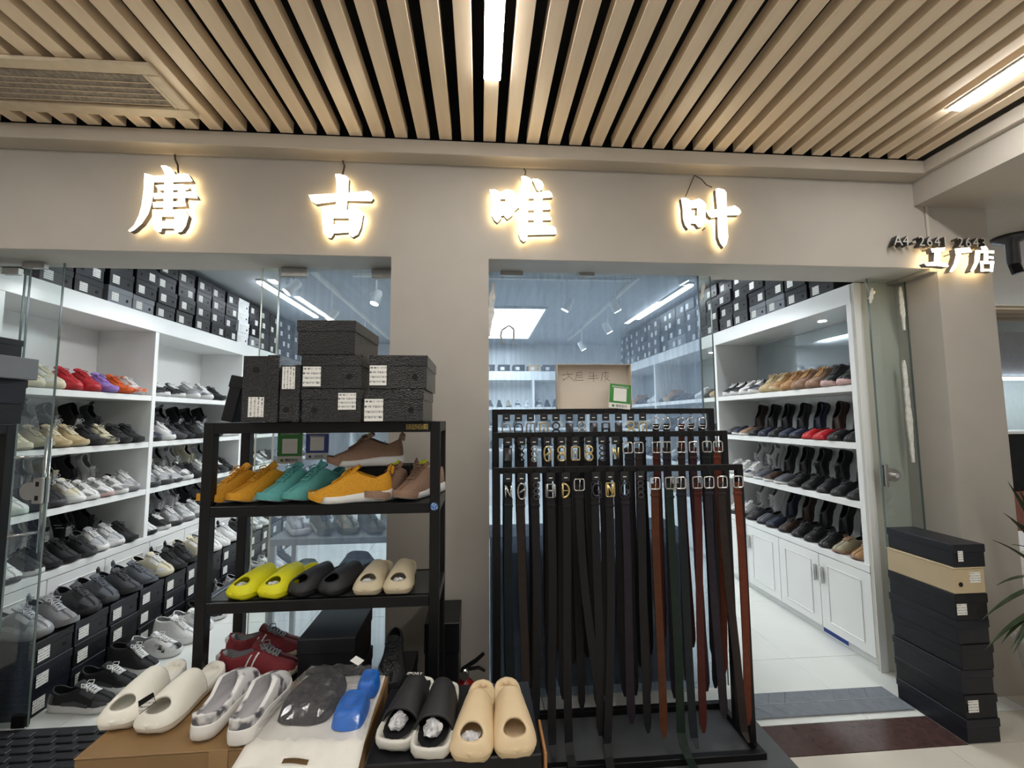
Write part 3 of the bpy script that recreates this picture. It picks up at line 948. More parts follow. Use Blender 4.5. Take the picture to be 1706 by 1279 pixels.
def shoe_parts(st):
    """meshes of one shoe; toe to +x, base at z=0"""
    L = st.get('L', LEN)
    W = st.get('W', 1.0)
    sh_h, sh_t = st['sole']
    spring = st.get('spring', .012)
    Ht, Hv = st['H']
    ts = [0, .012, .04, .085, .14, .21, .29, .37, .43, .49, .55, .61, .68, .75, .81, .87, .92, .958, .985, 1.0]
    to = st.get('open', .52)
    ow = st.get('ow', .052)
    rim = st.get('rim', .004)
    zb = lambda t: spring * max(0, (t - .72) / .28) ** 2 + .004 * max(0, (.06 - t) / .06)
    zs = lambda t: zb(t) + float(np.interp(t, [0, .3, .6, 1], [sh_h, sh_h * .95, sh_t * 1.05, sh_t * .9]))
    Hf = lambda t: max(float(np.interp(t, Ht, Hv)), zs(t) + .001)
    X = lambda t: -L / 2 + t * L
    wf = lambda t: float(np.interp(t, [0, .012, .05, .12, to - .12, to - .03, to], [0, .012, ow * .75, ow, ow, ow * .55, 0]))
    p, q = st.get('pq', (.75, .85))

    def side(t, phi, s):
        w = wf(t) / 2
        h = hw_(t) * W
        w = min(w, h * .9)
        y = w + (h - w) * max(0, math.cos(phi)) ** p
        z = zs(t) - .003 + (Hf(t) - zs(t) + .003) * max(0, math.sin(phi)) ** q
        lean = st.get('lean', .012) * max(0, 1 - t / .25) * ((z - zs(t)) / max(.02, Hf(t) - zs(t))) ** 2
        return (X(t) + lean, curve_y(t) + s * y, z)
    NV = 8
    up = MB()
    for s in (1, -1):
        P = []
        for t in ts:
            row = [side(t, PI / 2 * j / (NV - 1), s) for j in range(NV)]
            if wf(t) > 0:
                a = row[-1]
                c = curve_y(t)
                row.append((a[0] + (rim if t < .02 else 0), c + (a[1] - c) * max(0, 1 - rim / max(.004, wf(t) / 2)), a[2] - .0005))
            else:
                row.append(row[-1])
            P.append(row)
        up.grid(P, flip=(s < 0))
    out = [('upper', up.mesh('upper', [PAPER], True), 'upper')]
    # lining
    li = MB()
    P = []
    for t in [x for x in ts if x <= to + .03]:
        w = max(0.0, wf(t) / 2 - rim * .7)
        a = side(t, PI / 2, 1)
        c = curve_y(t)
        zt, zf = a[2] - .001, zs(t) + .010
        x = a[0] + (rim * .7 if t < .02 else 0)
        P.append([(x, c + w, zt), (x, c + w * .92, (zt + zf) / 2), (x, c + w * .7, zf), (x, c, zf - .002), (x, c - w * .7, zf), (x, c - w * .92, (zt + zf) / 2), (x, c - w, zt)])
    li.grid(P)
    out.append(('lining', li.mesh('lining', [BLKM], True), 'lining'))
    # sole
    so = MB()
    fl = st.get('flare', .003)
    seg = st.get('seg', 0)
    rings = []
    heelb = st.get('heelblock', 0)
    for lev, (off, zf) in enumerate(((-.004, 0), (fl * .7, .18), (fl, .55), (fl * .6, .9), (.001, 1.0))):
        ring = []
        for s, tt in ((1, ts), (-1, ts[::-1][1:-1])):
            for i, t in enumerate(tt):
                o = off
                if seg and lev in (1, 2):
                    o += .0022 * (1 if i % 2 else -1)
                z0, z1 = zb(t), zs(t) + st.get('lip', .004)
                if heelb:
                    z0 = zb(t) + (heelb * min(1, max(0, (t - .30) / .04)) if t < .55 else heelb * max(0, 1 - (t - .55) / .12))
                z = z0 + (z1 - z0) * zf
                h = hw_(t) * W
                xx = X(t)
                if t < .02: xx -= o
                if t > .98: xx += o
                ring.append((xx, curve_y(t) + s * max(.0008, h + o * (1 if .01 < t < .99 else 0)), z))
        rings.append(ring)
    n = len(rings[0])
    N = len(ts)
    vs = [v for r_ in rings for v in r_]
    fs = []
    for a in range(len(rings) - 1):
        for k in range(n):
            fs.append((a * n + (k + 1) % n, a * n + k, (a + 1) * n + k, (a + 1) * n + (k + 1) % n))
    for a, flp in ((0, True), (len(rings) - 1, False)):
        for k in range(N - 1):
            i0, i1 = k, k + 1
            j0, j1 = (n - k) % n, n - k - 1
            f = [a * n + i0, a * n + i1, a * n + j1, a * n + j0]
            f = list(dict.fromkeys(f))
            if len(f) >= 3:
                fs.append(tuple(f if flp else f[::-1]))
    so.add(vs, fs)
    out.append(('sole', so.mesh('sole', [PAPER], True), 'sole'))
    topz = lambda t, y: side(t, math.acos(min(1, (abs(y - curve_y(t)) / (hw_(t) * W)) ** (1 / p))), 1)[2] if wf(t) == 0 else Hf(t)
    # tongue
    tg = st.get('tongue', 0)
    if tg:
        tb = MB()
        P, Q = [], []
        t0 = to + .05
        for i in range(6):
            k = i / 5
            t = t0 - (t0 - (to - .07)) * k
            base = Hf(min(t0, max(t, to)))
            z = Hf(t0) + (Hf(to - .02) + tg - Hf(t0)) * (k ** .9)
            wid = .017 + .006 * k
            row, row2 = [], []
            for j in range(5):
                y = curve_y(t) + (j - 2) / 2 * wid
                dz = -abs((j - 2) / 2) ** 2 * .008
                row.append((X(t), y, z + dz + .001))
                row2.append((X(t) - .006, y * .98, z + dz - .004 - .002 * k))
            P.append(row); Q.append(row2)
        tb.grid(P, flip=True); tb.grid(Q)
        for i in range(5):
            for j in (0, 4):
                tb.add([P[i][j], P[i + 1][j], Q[i + 1][j], Q[i][j]], [(0, 1, 2, 3) if j else (3, 2, 1, 0)])
        for j in range(4):
            tb.add([P[5][j], P[5][j + 1], Q[5][j + 1], Q[5][j]], [(0, 1, 2, 3)])
        out.append(('tongue', tb.mesh('tongue', [PAPER], True), 'tongue'))
    if st.get('laces', 0):
        lb = MB()
        nl = st['laces']
        ta, tz = to + .02, st.get('lace_end', .73)
        for i in range(nl):
            t = ta + (tz - ta) * i / (nl - 1)
            t2 = min(t + (tz - ta) / (nl - 1) * .8, tz + .01)
            for (sa, sb) in ((1, -1), (-1, 1)):
                pts = []
                for k in range(5):
                    a = k / 4
                    tt = t + (t2 - t) * a
                    y = curve_y(tt) + (.018 * sa) * (1 - a) + (.018 * sb) * a
                    pts.append((X(tt), y, topz(tt, y) + .0036))
                lb.tube(pts, .0037, 4)
        tt = ta
        for s in (1, -1):
            c = (X(tt), curve_y(tt), topz(tt, curve_y(tt)) + .004)
            lb.tube([c, (c[0] - .004, c[1] + s * .016, c[2] + .010), (c[0] + .010, c[1] + s * .030, c[2] + .004), (c[0] + .016, c[1] + s * .020, c[2] - .004), c], .0026, 4)
            lb.tube([c, (c[0] + .014, c[1] + s * .010, c[2] - .001), (c[0] + .030, c[1] + s * .022, c[2] - .018)], .0026, 4)
        out.append(('laces', lb.mesh('laces', [PAPER], True), 'laces'))
    if st.get('tab', 0):
        a = side(.012, PI / 2, 1)
        tb = MB()
        x, z, d = a[0], a[2], st['tab']
        tb.tube([(x + .002, 0, z - .012), (x - .004, 0, z + d * .5), (x - .012, 0, z + d), (x - .017, 0, z + d * .6), (x - .013, 0, z - .01)], [.006, .006, .005, .006, .006], 6)
        out.append(('pull_tab', tb.mesh('pull_tab', [PAPER], True), 'tongue'))
    if st.get('wrap', 0):
        wb = MB()
        P = []
        seq = [(1, t) for t in (.80, .84, .88, .92, .955, .98, .995)] + [(-1, t) for t in (.995, .98, .955, .92, .88, .84, .80)]
        for s, t in seq:
            h = hw_(t) * W + fl + .0035
            ex = .0115 * max(0, (t - .93) / .065)
            row = []
            for q_ in (0, .35, .7, 1.0):
                hgt = .5 + .5 * min(1, (t - .80) / .10)
                z = zb(t) + .004 + (zs(t) + .006 - zb(t)) * q_
                if q_ < 1 and t < .83:
                    z = zs(t) + .004
                inset = .004 if q_ == 1.0 else 0
                row.append((X(t) + ex, curve_y(t) + s * (h - inset), z))
            P.append(row)
        wb.grid(P)
        out.append(('toe_wrap', wb.mesh('toe_wrap', [PAPER], True), 'upper'))
    if st.get('ov', 0):
        ob = MB()
        for s in (1, -1):
            for (tA, tB, pA, pB, n1, n2) in ((.005, .15, .10, .62, 4, 4), (to + .03, .76, .52, .80, 5, 3), (.80, .998, .06, .50, 6, 4), (.30, .74, .04, .20, 6, 2)):
                P = []
                for a in range(n1 + 1):
                    t = tA + (tB - tA) * a / n1
                    row = []
                    for c_ in range(n2 + 1):
                        ph = PI / 2 * (pA + (pB - pA) * c_ / n2)
                        v = Vector(side(t, ph, s))
                        nrm = Vector((0.35 if t > .85 else (-.35 if t < .1 else 0), s * math.cos(ph), math.sin(ph))).normalized()
                        row.append(v + nrm * .0018)
                    P.append(row)
                ob.grid(P, flip=(s < 0))
        out.append(('overlay_panels', ob.mesh('overlay_panels', [PAPER], True), 'overlay'))
    if st.get('stripe', 0):
        sb = MB()
        for s in (1, -1):
            for (tA, tB) in st['stripe_pos']:
                P = []
                for k in range(6):
                    ph = PI / 2 * (.12 + .55 * k / 5)
                    t = tA + (tB - tA) * k / 5
                    row = []
                    for dt in (0, .022):
                        v = Vector(side(t + dt, ph, s))
                        row.append(v + Vector((0, s * .0012, .0006)))
                    P.append(row)
                sb.grid(P, flip=(s < 0))
        out.append(('side_stripe', sb.mesh('side_stripe', [PAPER], True), 'stripe'))
    return out


RUN_H = ([0, .05, .2, .35, .45, .52, .6, .7, .8, .88, .94, .98, 1], [.112, .104, .086, .098, .114, .114, .098, .078, .062, .053, .045, .036, .024])
LOW_H = ([0, .05, .2, .35, .45, .52, .6, .7, .8, .88, .94, .98, 1], [.100, .094, .078, .084, .098, .104, .094, .078, .065, .057, .049, .038, .024])
HI_H = ([0, .05, .2, .35, .45, .52, .6, .7, .8, .88, .94, .98, 1], [.128, .126, .118, .120, .126, .122, .100, .078, .062, .055, .047, .037, .024])
LOAF_H = ([0, .05, .2, .35, .45, .52, .6, .7, .8, .88, .94, .98, 1], [.080, .076, .062, .060, .066, .076, .074, .064, .054, .047, .040, .031, .020])
DRESS_H = ([0, .05, .2, .35, .45, .52, .6, .7, .8, .88, .94, .98, 1], [.086, .082, .068, .072, .082, .086, .078, .064, .052, .046, .039, .030, .020])
BOOT_H = ([0, .05, .2, .35, .45, .52, .6, .7, .8, .88, .94, .98, 1], [.148, .148, .142, .140, .138, .128, .104, .082, .068, .060, .052, .040, .026])
STY = {
    'runner': dict(sole=(.036, .022), H=RUN_H, laces=6, tongue=.024, tab=.026, wrap=1, flare=.005, seg=1, spring=.016, open=.50),
    'chunky': dict(sole=(.046, .034), H=([0, .05, .2, .35, .45, .52, .6, .7, .8, .88, .94, .98, 1], [.124, .118, .100, .106, .124, .130, .118, .098, .080, .070, .060, .048, .034]), laces=6, tongue=.026, flare=.008, seg=1, W=1.08, open=.52, ov=1),
    'retro': dict(sole=(.032, .024), H=LOW_H, laces=6, tongue=.022, flare=.003, open=.52, ov=1, stripe=1, stripe_pos=((.36, .44), (.44, .52))),
    'court': dict(sole=(.034, .028), H=LOW_H, laces=6, tongue=.020, flare=.002, open=.52, spring=.008, ov=1),
    'hitop': dict(sole=(.034, .028), H=HI_H, laces=8, tongue=.022, flare=.004, open=.50, spring=.010),
    'loafer': dict(sole=(.020, .012), H=LOAF_H, flare=.002, open=.54, ow=.056, heelblock=.008, spring=.008),
    'dress': dict(sole=(.026, .012), H=DRESS_H, laces=4, tongue=.008, flare=.002, open=.50, lace_end=.64, heelblock=.012, spring=.008, W=.96),
    'boot': dict(sole=(.034, .026), H=BOOT_H, laces=8, tongue=.012, flare=.003, open=.48, tab=.012),
    'clog': dict(sole=(.040, .030), H=([0, .05, .2, .35, .45, .55, .62, .7, .8, .88, .94, .98, 1], [.078, .074, .058, .062, .074, .090, .092, .086, .076, .066, .056, .044, .030]), flare=.004, open=.66, ow=.070, rim=.010, W=1.10, spring=.014, lean=-.006),
}
MESH = {k: shoe_parts(v) for k, v in STY.items()}

COLS = {
    'black': (.014, .014, .016), 'white': (.70, .70, .69), 'grey': (.23, .23, .24), 'charcoal': (.055, .057, .063), 'cream': (.60, .55, .40), 'beige': (.48, .38, .22), 'khaki': (.30, .27, .18),
    'navy': (.018, .024, .050), 'red': (.42, .012, .02), 'orange': (.62, .10, .012), 'purple': (.28, .17, .50), 'ochre': (.60, .34, .02), 'yellow': (.62, .29, .012), 'teal': (.10, .36, .34), 'brown': (.27, .165, .11),
    'tan': (.36, .20, .085), 'dark brown': (.045, .025, .018), 'silver': (.42, .43, .45), 'mint': (.55, .66, .60), 'burgundy': (.18, .014, .020), 'slate': (.10, .11, .13), 'pink': (.55, .38, .36),
    'bright yellow': (.72, .68, .006), 'bone': (.55, .47, .32), 'olive': (.10, .095, .05),
}


def cm(c, fin='knit'):
    if fin == 'leather':
        return mat('leather_' + c, COLS[c], .32, var=.12, nscale=40, bump=.04, bscale=200)
    if fin == 'rubber':
        return mat('rubber_' + c, COLS[c], .5, var=.05, nscale=12)
    if fin == 'foam':
        return mat('foam_' + c, COLS[c], .55, var=.03, nscale=10)
    return mat('knit_' + c, COLS[c], .75, var=.14, nscale=170, bump=.25, bscale=300)


def cm2(c, d):
    return mat(f'panel_{c}_{d}', COLS[c], .6, nscale=16, col2=COLS[d], mixc=.52, bump=.15, bscale=200, detail=1.5)


def shoe(sty, upper, sole, lace, loc, yaw, label, cat='sneaker', group=None, pitch=0, roll=0, lining=None, tongue=None, stripe=None, flip=False, scale=1.0, name=None, overlay=None):
    """yaw = heading of the toe (0 = +x); pitch > 0 lifts the toe"""
    t = thing(name or {'sneaker': 'sneaker', 'dress shoe': 'dress_shoe', 'loafer': 'loafer', 'boot': 'boot', 'clog': 'clog'}[cat], label, cat, loc, (0, 0, 0), group)
    t.rotation_euler = (Matrix.Rotation(yaw, 3, 'Z') @ Matrix.Rotation(-pitch, 3, 'Y') @ Matrix.Rotation(roll, 3, 'X')).to_euler()
    if scale != 1.0 or flip:
        t.scale = (scale, -scale if flip else scale, scale)
    mm = {'upper': upper, 'sole': sole, 'laces': lace, 'lining': lining or BLKM, 'tongue': tongue or upper, 'stripe': stripe or sole, 'overlay': overlay or upper}
    for nm, me, key in MESH[sty]:
        link(nm, me, t, m=mm[key])
    return t


ORD = ('top', 'second', 'third', 'bottom')
BAYN = ('entrance', 'second', 'third', 'far')
SOLE_OF = {'black': 'black', 'charcoal': 'charcoal', 'navy': 'white'}


def quick(spec, loc, yaw, where, group, pitch=0, roll=0, cat=None, sc=1.08):
    sty, c, s, lc = spec[:4]
    c2 = spec[4] if len(spec) > 4 else None
    lea = sty in ('dress', 'loafer', 'boot')
    u = cm2(c, c2) if c2 else cm(c, 'leather' if lea else 'knit')
    kind = {'runner': 'knit runner', 'chunky': 'chunky sneaker', 'retro': 'retro trainer', 'court': 'low sneaker', 'hitop': 'high-top sneaker', 'loafer': 'slip-on loafer', 'dress': 'lace-up shoe', 'boot': 'ankle boot'}[sty]
    ct = cat or {'dress': 'dress shoe', 'loafer': 'loafer', 'boot': 'boot'}.get(sty, 'sneaker')
    nm = (f'{c}-{c2}' if c2 and c2 != c else c).replace(' ', '-')
    return shoe(sty, u, cm(s, 'rubber'), cm(lc), loc, yaw, f'{nm} {kind}, {where}', ct, group, pitch, roll, lining=BLKM if c != 'white' else cm('grey'), stripe=cm(s if s != c else 'grey'), scale=(sc - (.03 if sty == 'chunky' else 0)) if not lea else (min(1.10, sc + .02) if sty == 'boot' else min(1.02, sc)),
                overlay=cm({'white': random.choice(('white', 'grey', 'silver')), 'black': random.choice(('black', 'black', 'charcoal')), 'grey': 'silver', 'silver': 'white', 'cream': 'white', 'navy': 'grey', 'khaki': 'beige', 'charcoal': 'black', 'slate': 'charcoal'}.get(c, c), 'leather'))


POOL = [('runner', 'black', 'black', 'black'), ('chunky', 'white', 'white', 'white', 'grey'), ('retro', 'grey', 'white', 'white'), ('chunky', 'black', 'charcoal', 'black'), ('court', 'white', 'white', 'white'),
        ('runner', 'charcoal', 'white', 'charcoal'), ('chunky', 'silver', 'white', 'white', 'grey'), ('retro', 'black', 'white', 'white'), ('runner', 'grey', 'grey', 'grey', 'black'), ('chunky', 'cream', 'cream', 'cream'),
        ('retro', 'navy', 'white', 'white'), ('hitop', 'black', 'white', 'white'), ('chunky', 'black', 'white', 'white', 'grey'), ('runner', 'black', 'charcoal', 'black')]
# the sneaker unit, entrance bay as it stands in the photograph, rest drawn from the pool
SPEC = {
    (0, 0): [('runner', 'ochre', 'ochre', 'cream'), ('chunky', 'cream', 'cream', 'cream'), ('chunky', 'cream', 'cream', 'cream'), ('chunky', 'red', 'red', 'red'), ('chunky', 'red', 'red', 'red'), ('runner', 'purple', 'purple', 'purple'), ('runner', 'orange', 'orange', 'orange'), ('runner', 'white', 'white', 'white', 'orange')],
    (0, 1): [('retro', 'khaki', 'cream', 'cream'), ('runner', 'cream', 'cream', 'cream'), ('runner', 'khaki', 'charcoal', 'khaki'), ('runner', 'beige', 'beige', 'cream'), ('runner', 'beige', 'cream', 'cream'), ('runner', 'black', 'black', 'black'), ('runner', 'cream', 'cream', 'cream', 'black'), ('runner', 'black', 'black', 'black'), ('runner', 'black', 'black', 'black')],
    (0, 2): [('runner', 'cream', 'cream', 'white'), ('court', 'white', 'mint', 'white'), ('runner', 'black', 'black', 'black'), ('chunky', 'black', 'charcoal', 'black'), ('chunky', 'cream', 'white', 'white', 'white'), ('retro', 'white', 'white', 'white'), ('retro', 'white', 'pink', 'white'), ('court', 'white', 'white', 'white', 'grey'), ('chunky', 'silver', 'grey', 'white', 'grey')],
    (0, 3): [('chunky', 'cream', 'white', 'white'), ('court', 'white', 'charcoal', 'white'), ('court', 'black', 'white', 'black'), ('runner', 'black', 'black', 'black'), ('runner', 'black', 'grey', 'black'), ('court', 'black', 'charcoal', 'black'), ('chunky', 'silver', 'white', 'white'), ('chunky', 'silver', 'white', 'white'), ('runner', 'black', 'black', 'black')],
    (1, 0): [('retro', 'black', 'white', 'white'), ('retro', 'black', 'white', 'white'), ('chunky', 'grey', 'white', 'white', 'silver'), ('chunky', 'white', 'white', 'white', 'grey'), ('runner', 'black', 'black', 'black')],
    (1, 1): [('retro', 'navy', 'black', 'white'), ('chunky', 'white', 'white', 'white', 'navy'), ('runner', 'charcoal', 'charcoal', 'charcoal'), ('runner', 'black', 'black', 'black'), ('runner', 'black', 'black', 'black'), ('chunky', 'grey', 'grey', 'silver'), ('runner', 'black', 'black', 'black'), ('retro', 'black', 'white', 'white'), ('retro', 'black', 'white', 'white')],
    (1, 2): [('chunky', 'grey', 'charcoal', 'white', 'black'), ('chunky', 'silver', 'charcoal', 'white', 'charcoal'), ('retro', 'silver', 'charcoal', 'white'), ('chunky', 'white', 'white', 'black', 'black'), ('runner', 'black', 'black', 'black'), ('chunky', 'white', 'white', 'white', 'grey'), ('retro', 'black', 'charcoal', 'white'), ('retro', 'black', 'charcoal', 'white'), ('runner', 'black', 'black', 'black')],
    (1, 3): [('retro', 'white', 'black', 'white'), ('court', 'black', 'white', 'white'), ('chunky', 'silver', 'charcoal', 'white', 'grey'), ('chunky', 'silver', 'grey', 'white', 'white'), ('chunky', 'silver', 'grey', 'white', 'white'), ('runner', 'charcoal', 'black', 'black'), ('chunky', 'white', 'white', 'white'), ('runner', 'black', 'black', 'black')],
}
for b_ in range(4):
    y0, y1 = LB_[b_] + .02, LB_[b_ + 1] - .02
    for s_ in range(4):
        sp = SPEC.get((b_, s_))
        if sp is None:
            sp = [random.choice(POOL) for _ in range(9 if s_ else 7)]
        n = len(sp)
        for i, q in enumerate(sp):
            w_ = (y1 - y0) / max(n, 8.6)
            y = y0 + .085 + i * (y1 - y0 - .17) / (n - 1) if n >= 7 else y0 + .14 + i * .19
            x = XL - .132 + random.uniform(-.006, .008)
            where = f'{NTH[i]} from entrance, front row, {ORD[s_]} shelf, {BAYN[b_]} bay, sneaker unit'
            quick(q, (x, y, SH[s_] + .0005), R(-14) + random.uniform(-.10, .10), where, 'sneakers on the sneaker unit')
        if b_ < 2 and s_ > 0:
            m_ = 6
            for i in range(m_):
                q = random.choice(POOL if s_ != 2 or b_ else POOL + [('retro', 'white', 'white', 'white'), ('chunky', 'cream', 'white', 'white')])
                y = y0 + .12 + (i + .2) * (y1 - y0 - .14) / m_
                where = f'{NTH[i]} from entrance, back row, {ORD[s_]} shelf, {BAYN[b_]} bay, sneaker unit'
                quick(q, (XL - .372, y, SH[s_] + .136), R(0) + random.uniform(-.08, .08), where, 'sneakers on the sneaker unit', pitch=R(-68) + random.uniform(-.05, .05), sc=.97)

# shoes on the boxes along the foot, and on the floor before them
FOOT = [('chunky', 'grey', 'grey', 'silver', 'silver'), ('runner', 'grey', 'grey', 'silver'), ('chunky', 'charcoal', 'black', 'charcoal'), ('chunky', 'slate', 'charcoal', 'slate'), ('runner', 'charcoal', 'charcoal', 'charcoal'), ('runner', 'slate', 'black', 'slate'), ('chunky', 'cream', 'cream', 'white'),
        ('runner', 'black', 'black', 'black'), ('runner', 'black', 'black', 'black'), ('chunky', 'cream', 'cream', 'cream'), ('chunky', 'white', 'white', 'white'), ('court', 'white', 'white', 'white'), ('chunky', 'white', 'white', 'white', 'silver'), ('runner', 'black', 'black', 'black'), ('chunky', 'black', 'charcoal', 'black', 'grey'),
        ('chunky', 'white', 'white', 'white', 'grey'), ('court', 'white', 'white', 'white'), ('runner', 'black', 'black', 'black'), ('chunky', 'silver', 'white', 'white'), ('retro', 'black', 'white', 'white'), ('runner', 'grey', 'white', 'white')]
for i, q in enumerate(FOOT):
    quick(q, (XFB - .15 + random.uniform(-.015, .02), 2.51 + i * .148, .3735), R(-12) + random.uniform(-.2, .15), f'{NTH[i]} from entrance on boxes along the foot of sneaker unit', 'shoes on the boxes along the foot', sc=1.12)
FLOOR = [('court', 'black', 'white', 'white'), ('court', 'black', 'white', 'white'), ('hitop', 'black', 'white', 'white'), ('court', 'white', 'white', 'white', 'black'), ('hitop', 'white', 'white', 'white'), ('court', 'white', 'white', 'white'), ('retro', 'black', 'white', 'black'), ('runner', 'grey', 'grey', 'grey'),
         ('runner', 'grey', 'white', 'white'), ('chunky', 'silver', 'white', 'white'), ('retro', 'black', 'white', 'white'), ('chunky', 'white', 'white', 'white'), ('chunky', 'white', 'white', 'white', 'grey'), ('runner', 'black', 'black', 'black')]
for i, q in enumerate(FLOOR):
    quick(q, (XFB + .178 + random.uniform(-.012, .012), 2.515 + i * .172, .0005), R(-10) + random.uniform(-.08, .08), f'{NTH[i]} from entrance on the floor before the low boxes', 'shoes on the floor before the boxes', sc=1.14)

# leather shoe unit
RS = {
    (0, 0): [('boot', 'black', 'pink', 'black'), ('boot', 'black', 'pink', 'black'), ('boot', 'brown', 'brown', 'tan'), ('boot', 'brown', 'brown', 'tan'), ('boot', 'tan', 'tan', 'tan'), ('boot', 'tan', 'beige', 'beige'), ('boot', 'beige', 'beige', 'beige'), ('court', 'navy', 'white', 'white'), ('court', 'white', 'white', 'white'), ('court', 'black', 'white', 'white'), ('court', 'black', 'white', 'white')],
    (0, 1): [('loafer', 'black', 'black', 'black'), ('loafer', 'black', 'black', 'black'), ('loafer', 'red', 'red', 'red'), ('loafer', 'red', 'red', 'red'), ('loafer', 'navy', 'black', 'navy'), ('loafer', 'navy', 'black', 'navy'), ('loafer', 'black', 'black', 'black'), ('loafer', 'navy', 'navy', 'navy'), ('loafer', 'black', 'black', 'black'), ('loafer', 'brown', 'white', 'white'), ('loafer', 'navy', 'white', 'white'), ('loafer', 'charcoal', 'black', 'black')],
    (0, 2): [('dress', 'black', 'black', 'black'), ('dress', 'black', 'black', 'black'), ('dress', 'black', 'black', 'black'), ('dress', 'black', 'black', 'black'), ('dress', 'black', 'black', 'black'), ('loafer', 'slate', 'white', 'white'), ('loafer', 'dark brown', 'white', 'white'), ('loafer', 'slate', 'white', 'white'), ('court', 'white', 'white', 'white', 'navy'), ('court', 'white', 'white', 'white'), ('court', 'white', 'white', 'white')],
    (0, 3): [('dress', 'tan', 'brown', 'brown'), ('dress', 'khaki', 'brown', 'brown'), ('dress', 'black', 'black', 'black'), ('dress', 'black', 'black', 'black'), ('dress', 'black', 'black', 'black'), ('dress', 'dark brown', 'black', 'black'), ('loafer', 'navy', 'black', 'navy'), ('loafer', 'slate', 'black', 'black'), ('dress', 'charcoal', 'black', 'black'), ('court', 'white', 'charcoal', 'white'), ('court', 'white', 'charcoal', 'white')],
}
RPOOL = [('dress', 'black', 'black', 'black'), ('loafer', 'black', 'black', 'black'), ('loafer', 'navy', 'black', 'navy'), ('dress', 'dark brown', 'black', 'black'), ('court', 'white', 'white', 'white'), ('boot', 'black', 'black', 'black'), ('boot', 'tan', 'beige', 'tan')]
for b_ in range(3):
    y0, y1 = RB_[b_] + .02, RB_[b_ + 1] - .02
    for s_ in range(4):
        sp = RS.get((b_, s_)) or [random.choice(RPOOL) for _ in range(9)]
        n = len(sp)
        for i, q in enumerate(sp):
            y = y0 + .10 + i * (y1 - y0 - .18) / (n - 1)
            x = XR + .132 + random.uniform(-.006, .006)
            where = f'{NTH[i]} from entrance, front row, {ORD[s_]} shelf, {BAYN[b_]} bay, leather unit'
            quick(q, (x, y, SH[s_] + .0005), PI + R(14) + random.uniform(-.07, .07), where, 'shoes on the leather shoe unit')
        if b_ == 0 and s_ > 0:
            for i in range(8):
                q = random.choice([('loafer', 'black', 'black', 'black'), ('loafer', 'navy', 'black', 'navy'), ('dress', 'black', 'black', 'black'), ('loafer', 'dark brown', 'black', 'black')] if s_ < 2 or i < 6 else [('court', 'white', 'white', 'white'), ('loafer', 'black', 'white', 'white')])
                y = y0 + .13 + i * (y1 - y0 - .25) / 7
                where = f'{NTH[i]} from entrance, back row, {ORD[s_]} shelf, {BAYN[b_]} bay, leather unit'
                quick(q, (XR + .372, y, SH[s_] + .136), PI + random.uniform(-.06, .06), where, 'shoes on the leather shoe unit', pitch=R(-68) + random.uniform(-.05, .05), sc=.97)
# far wall unit: heels and toes seen head-on
for s_ in range(3):
    k = 0
    for bi, (a, b) in enumerate(((-2.2, -1.15), (-1.15, -.1), (-.1, .95), (.95, 1.93))):
        n = 6 if s_ == 0 else 5
        for i in range(n):
            x = a + .11 + i * (b - a - .22) / (n - 1)
            q = random.choice(POOL + [('runner', 'khaki', 'charcoal', 'khaki')])
            quick(q, (x, YB + .165, SH[s_] + .0005), -PI / 2 + random.uniform(-.06, .06), f'{NTH[k]} along from the sneaker unit, {ORD[s_]} shelf, far wall unit', 'shoes on the far wall unit', sc=1.0)
            k += 1

# ------------------------------------------------------------------ display bench behind the hazy pane
t = thing('display_bench', 'low grey two-tier display bench behind the hazy pane', 'bench', (0, 0, 0))
DB = mat('bench_grey', (.30, .31, .30), .4, var=.06)
MB().cbox(-1.30, -.50, 2.78, 3.14, .73, .77, .003).obj('top', DB, t)
MB().cbox(-1.30, -.50, 2.78, 3.14, .34, .37, .003).obj('lower_shelf', DB, t)
for x in (-1.29, -.53):
    for y in (2.79, 3.10):
        MB().cbox(x, x + .03, y, y + .03, 0, .73, .002).obj('leg', STEEL, t)
for i, q in enumerate((('chunky', 'white', 'white', 'white', 'grey'), ('runner', 'olive', 'cream', 'black'), ('chunky', 'khaki', 'olive', 'khaki', 'olive'), ('runner', 'olive', 'charcoal', 'olive'), ('chunky', 'cream', 'white', 'white'))):
    quick(q, (-1.20 + i * .155, 2.95, .7705), R(-55), f'{NTH[i]} from the sneaker unit on the low display bench', 'shoes on the low display bench')
for i, (c, dx, w_, h_) in enumerate((('black', -.80, .30, .26), ('green', -1.12, .24, .22))):
    m = PLASTIC if c == 'green' else BLKM
    b = MB()
    P = []
    for k in range(9):
        a = k / 8
        row = []
        for j in range(16):
            th = 2 * PI * j / 16
            rr = (1 - .55 * a ** 2) * (1 + .10 * math.sin(3 * th + k) + .06 * math.sin(5 * th + 2 * k))
            row.append((w_ / 2 * rr * math.cos(th), .11 * rr * math.sin(th), h_ * a))
        row.append(row[0])
        P.append(row)
    b.grid(P, flip=True)
    o = b.obj('plastic_bag', mat('green_film', (.25, .42, .12), .25, var=.3, nscale=12) if c == 'green' else BLKM, None, (dx, 2.93, .371), smooth=True)
    tag(o, 'crumpled black plastic bag on lower shelf of the display bench' if c == 'black' else 'crumpled light green plastic bag on lower shelf of the display bench', 'bag')

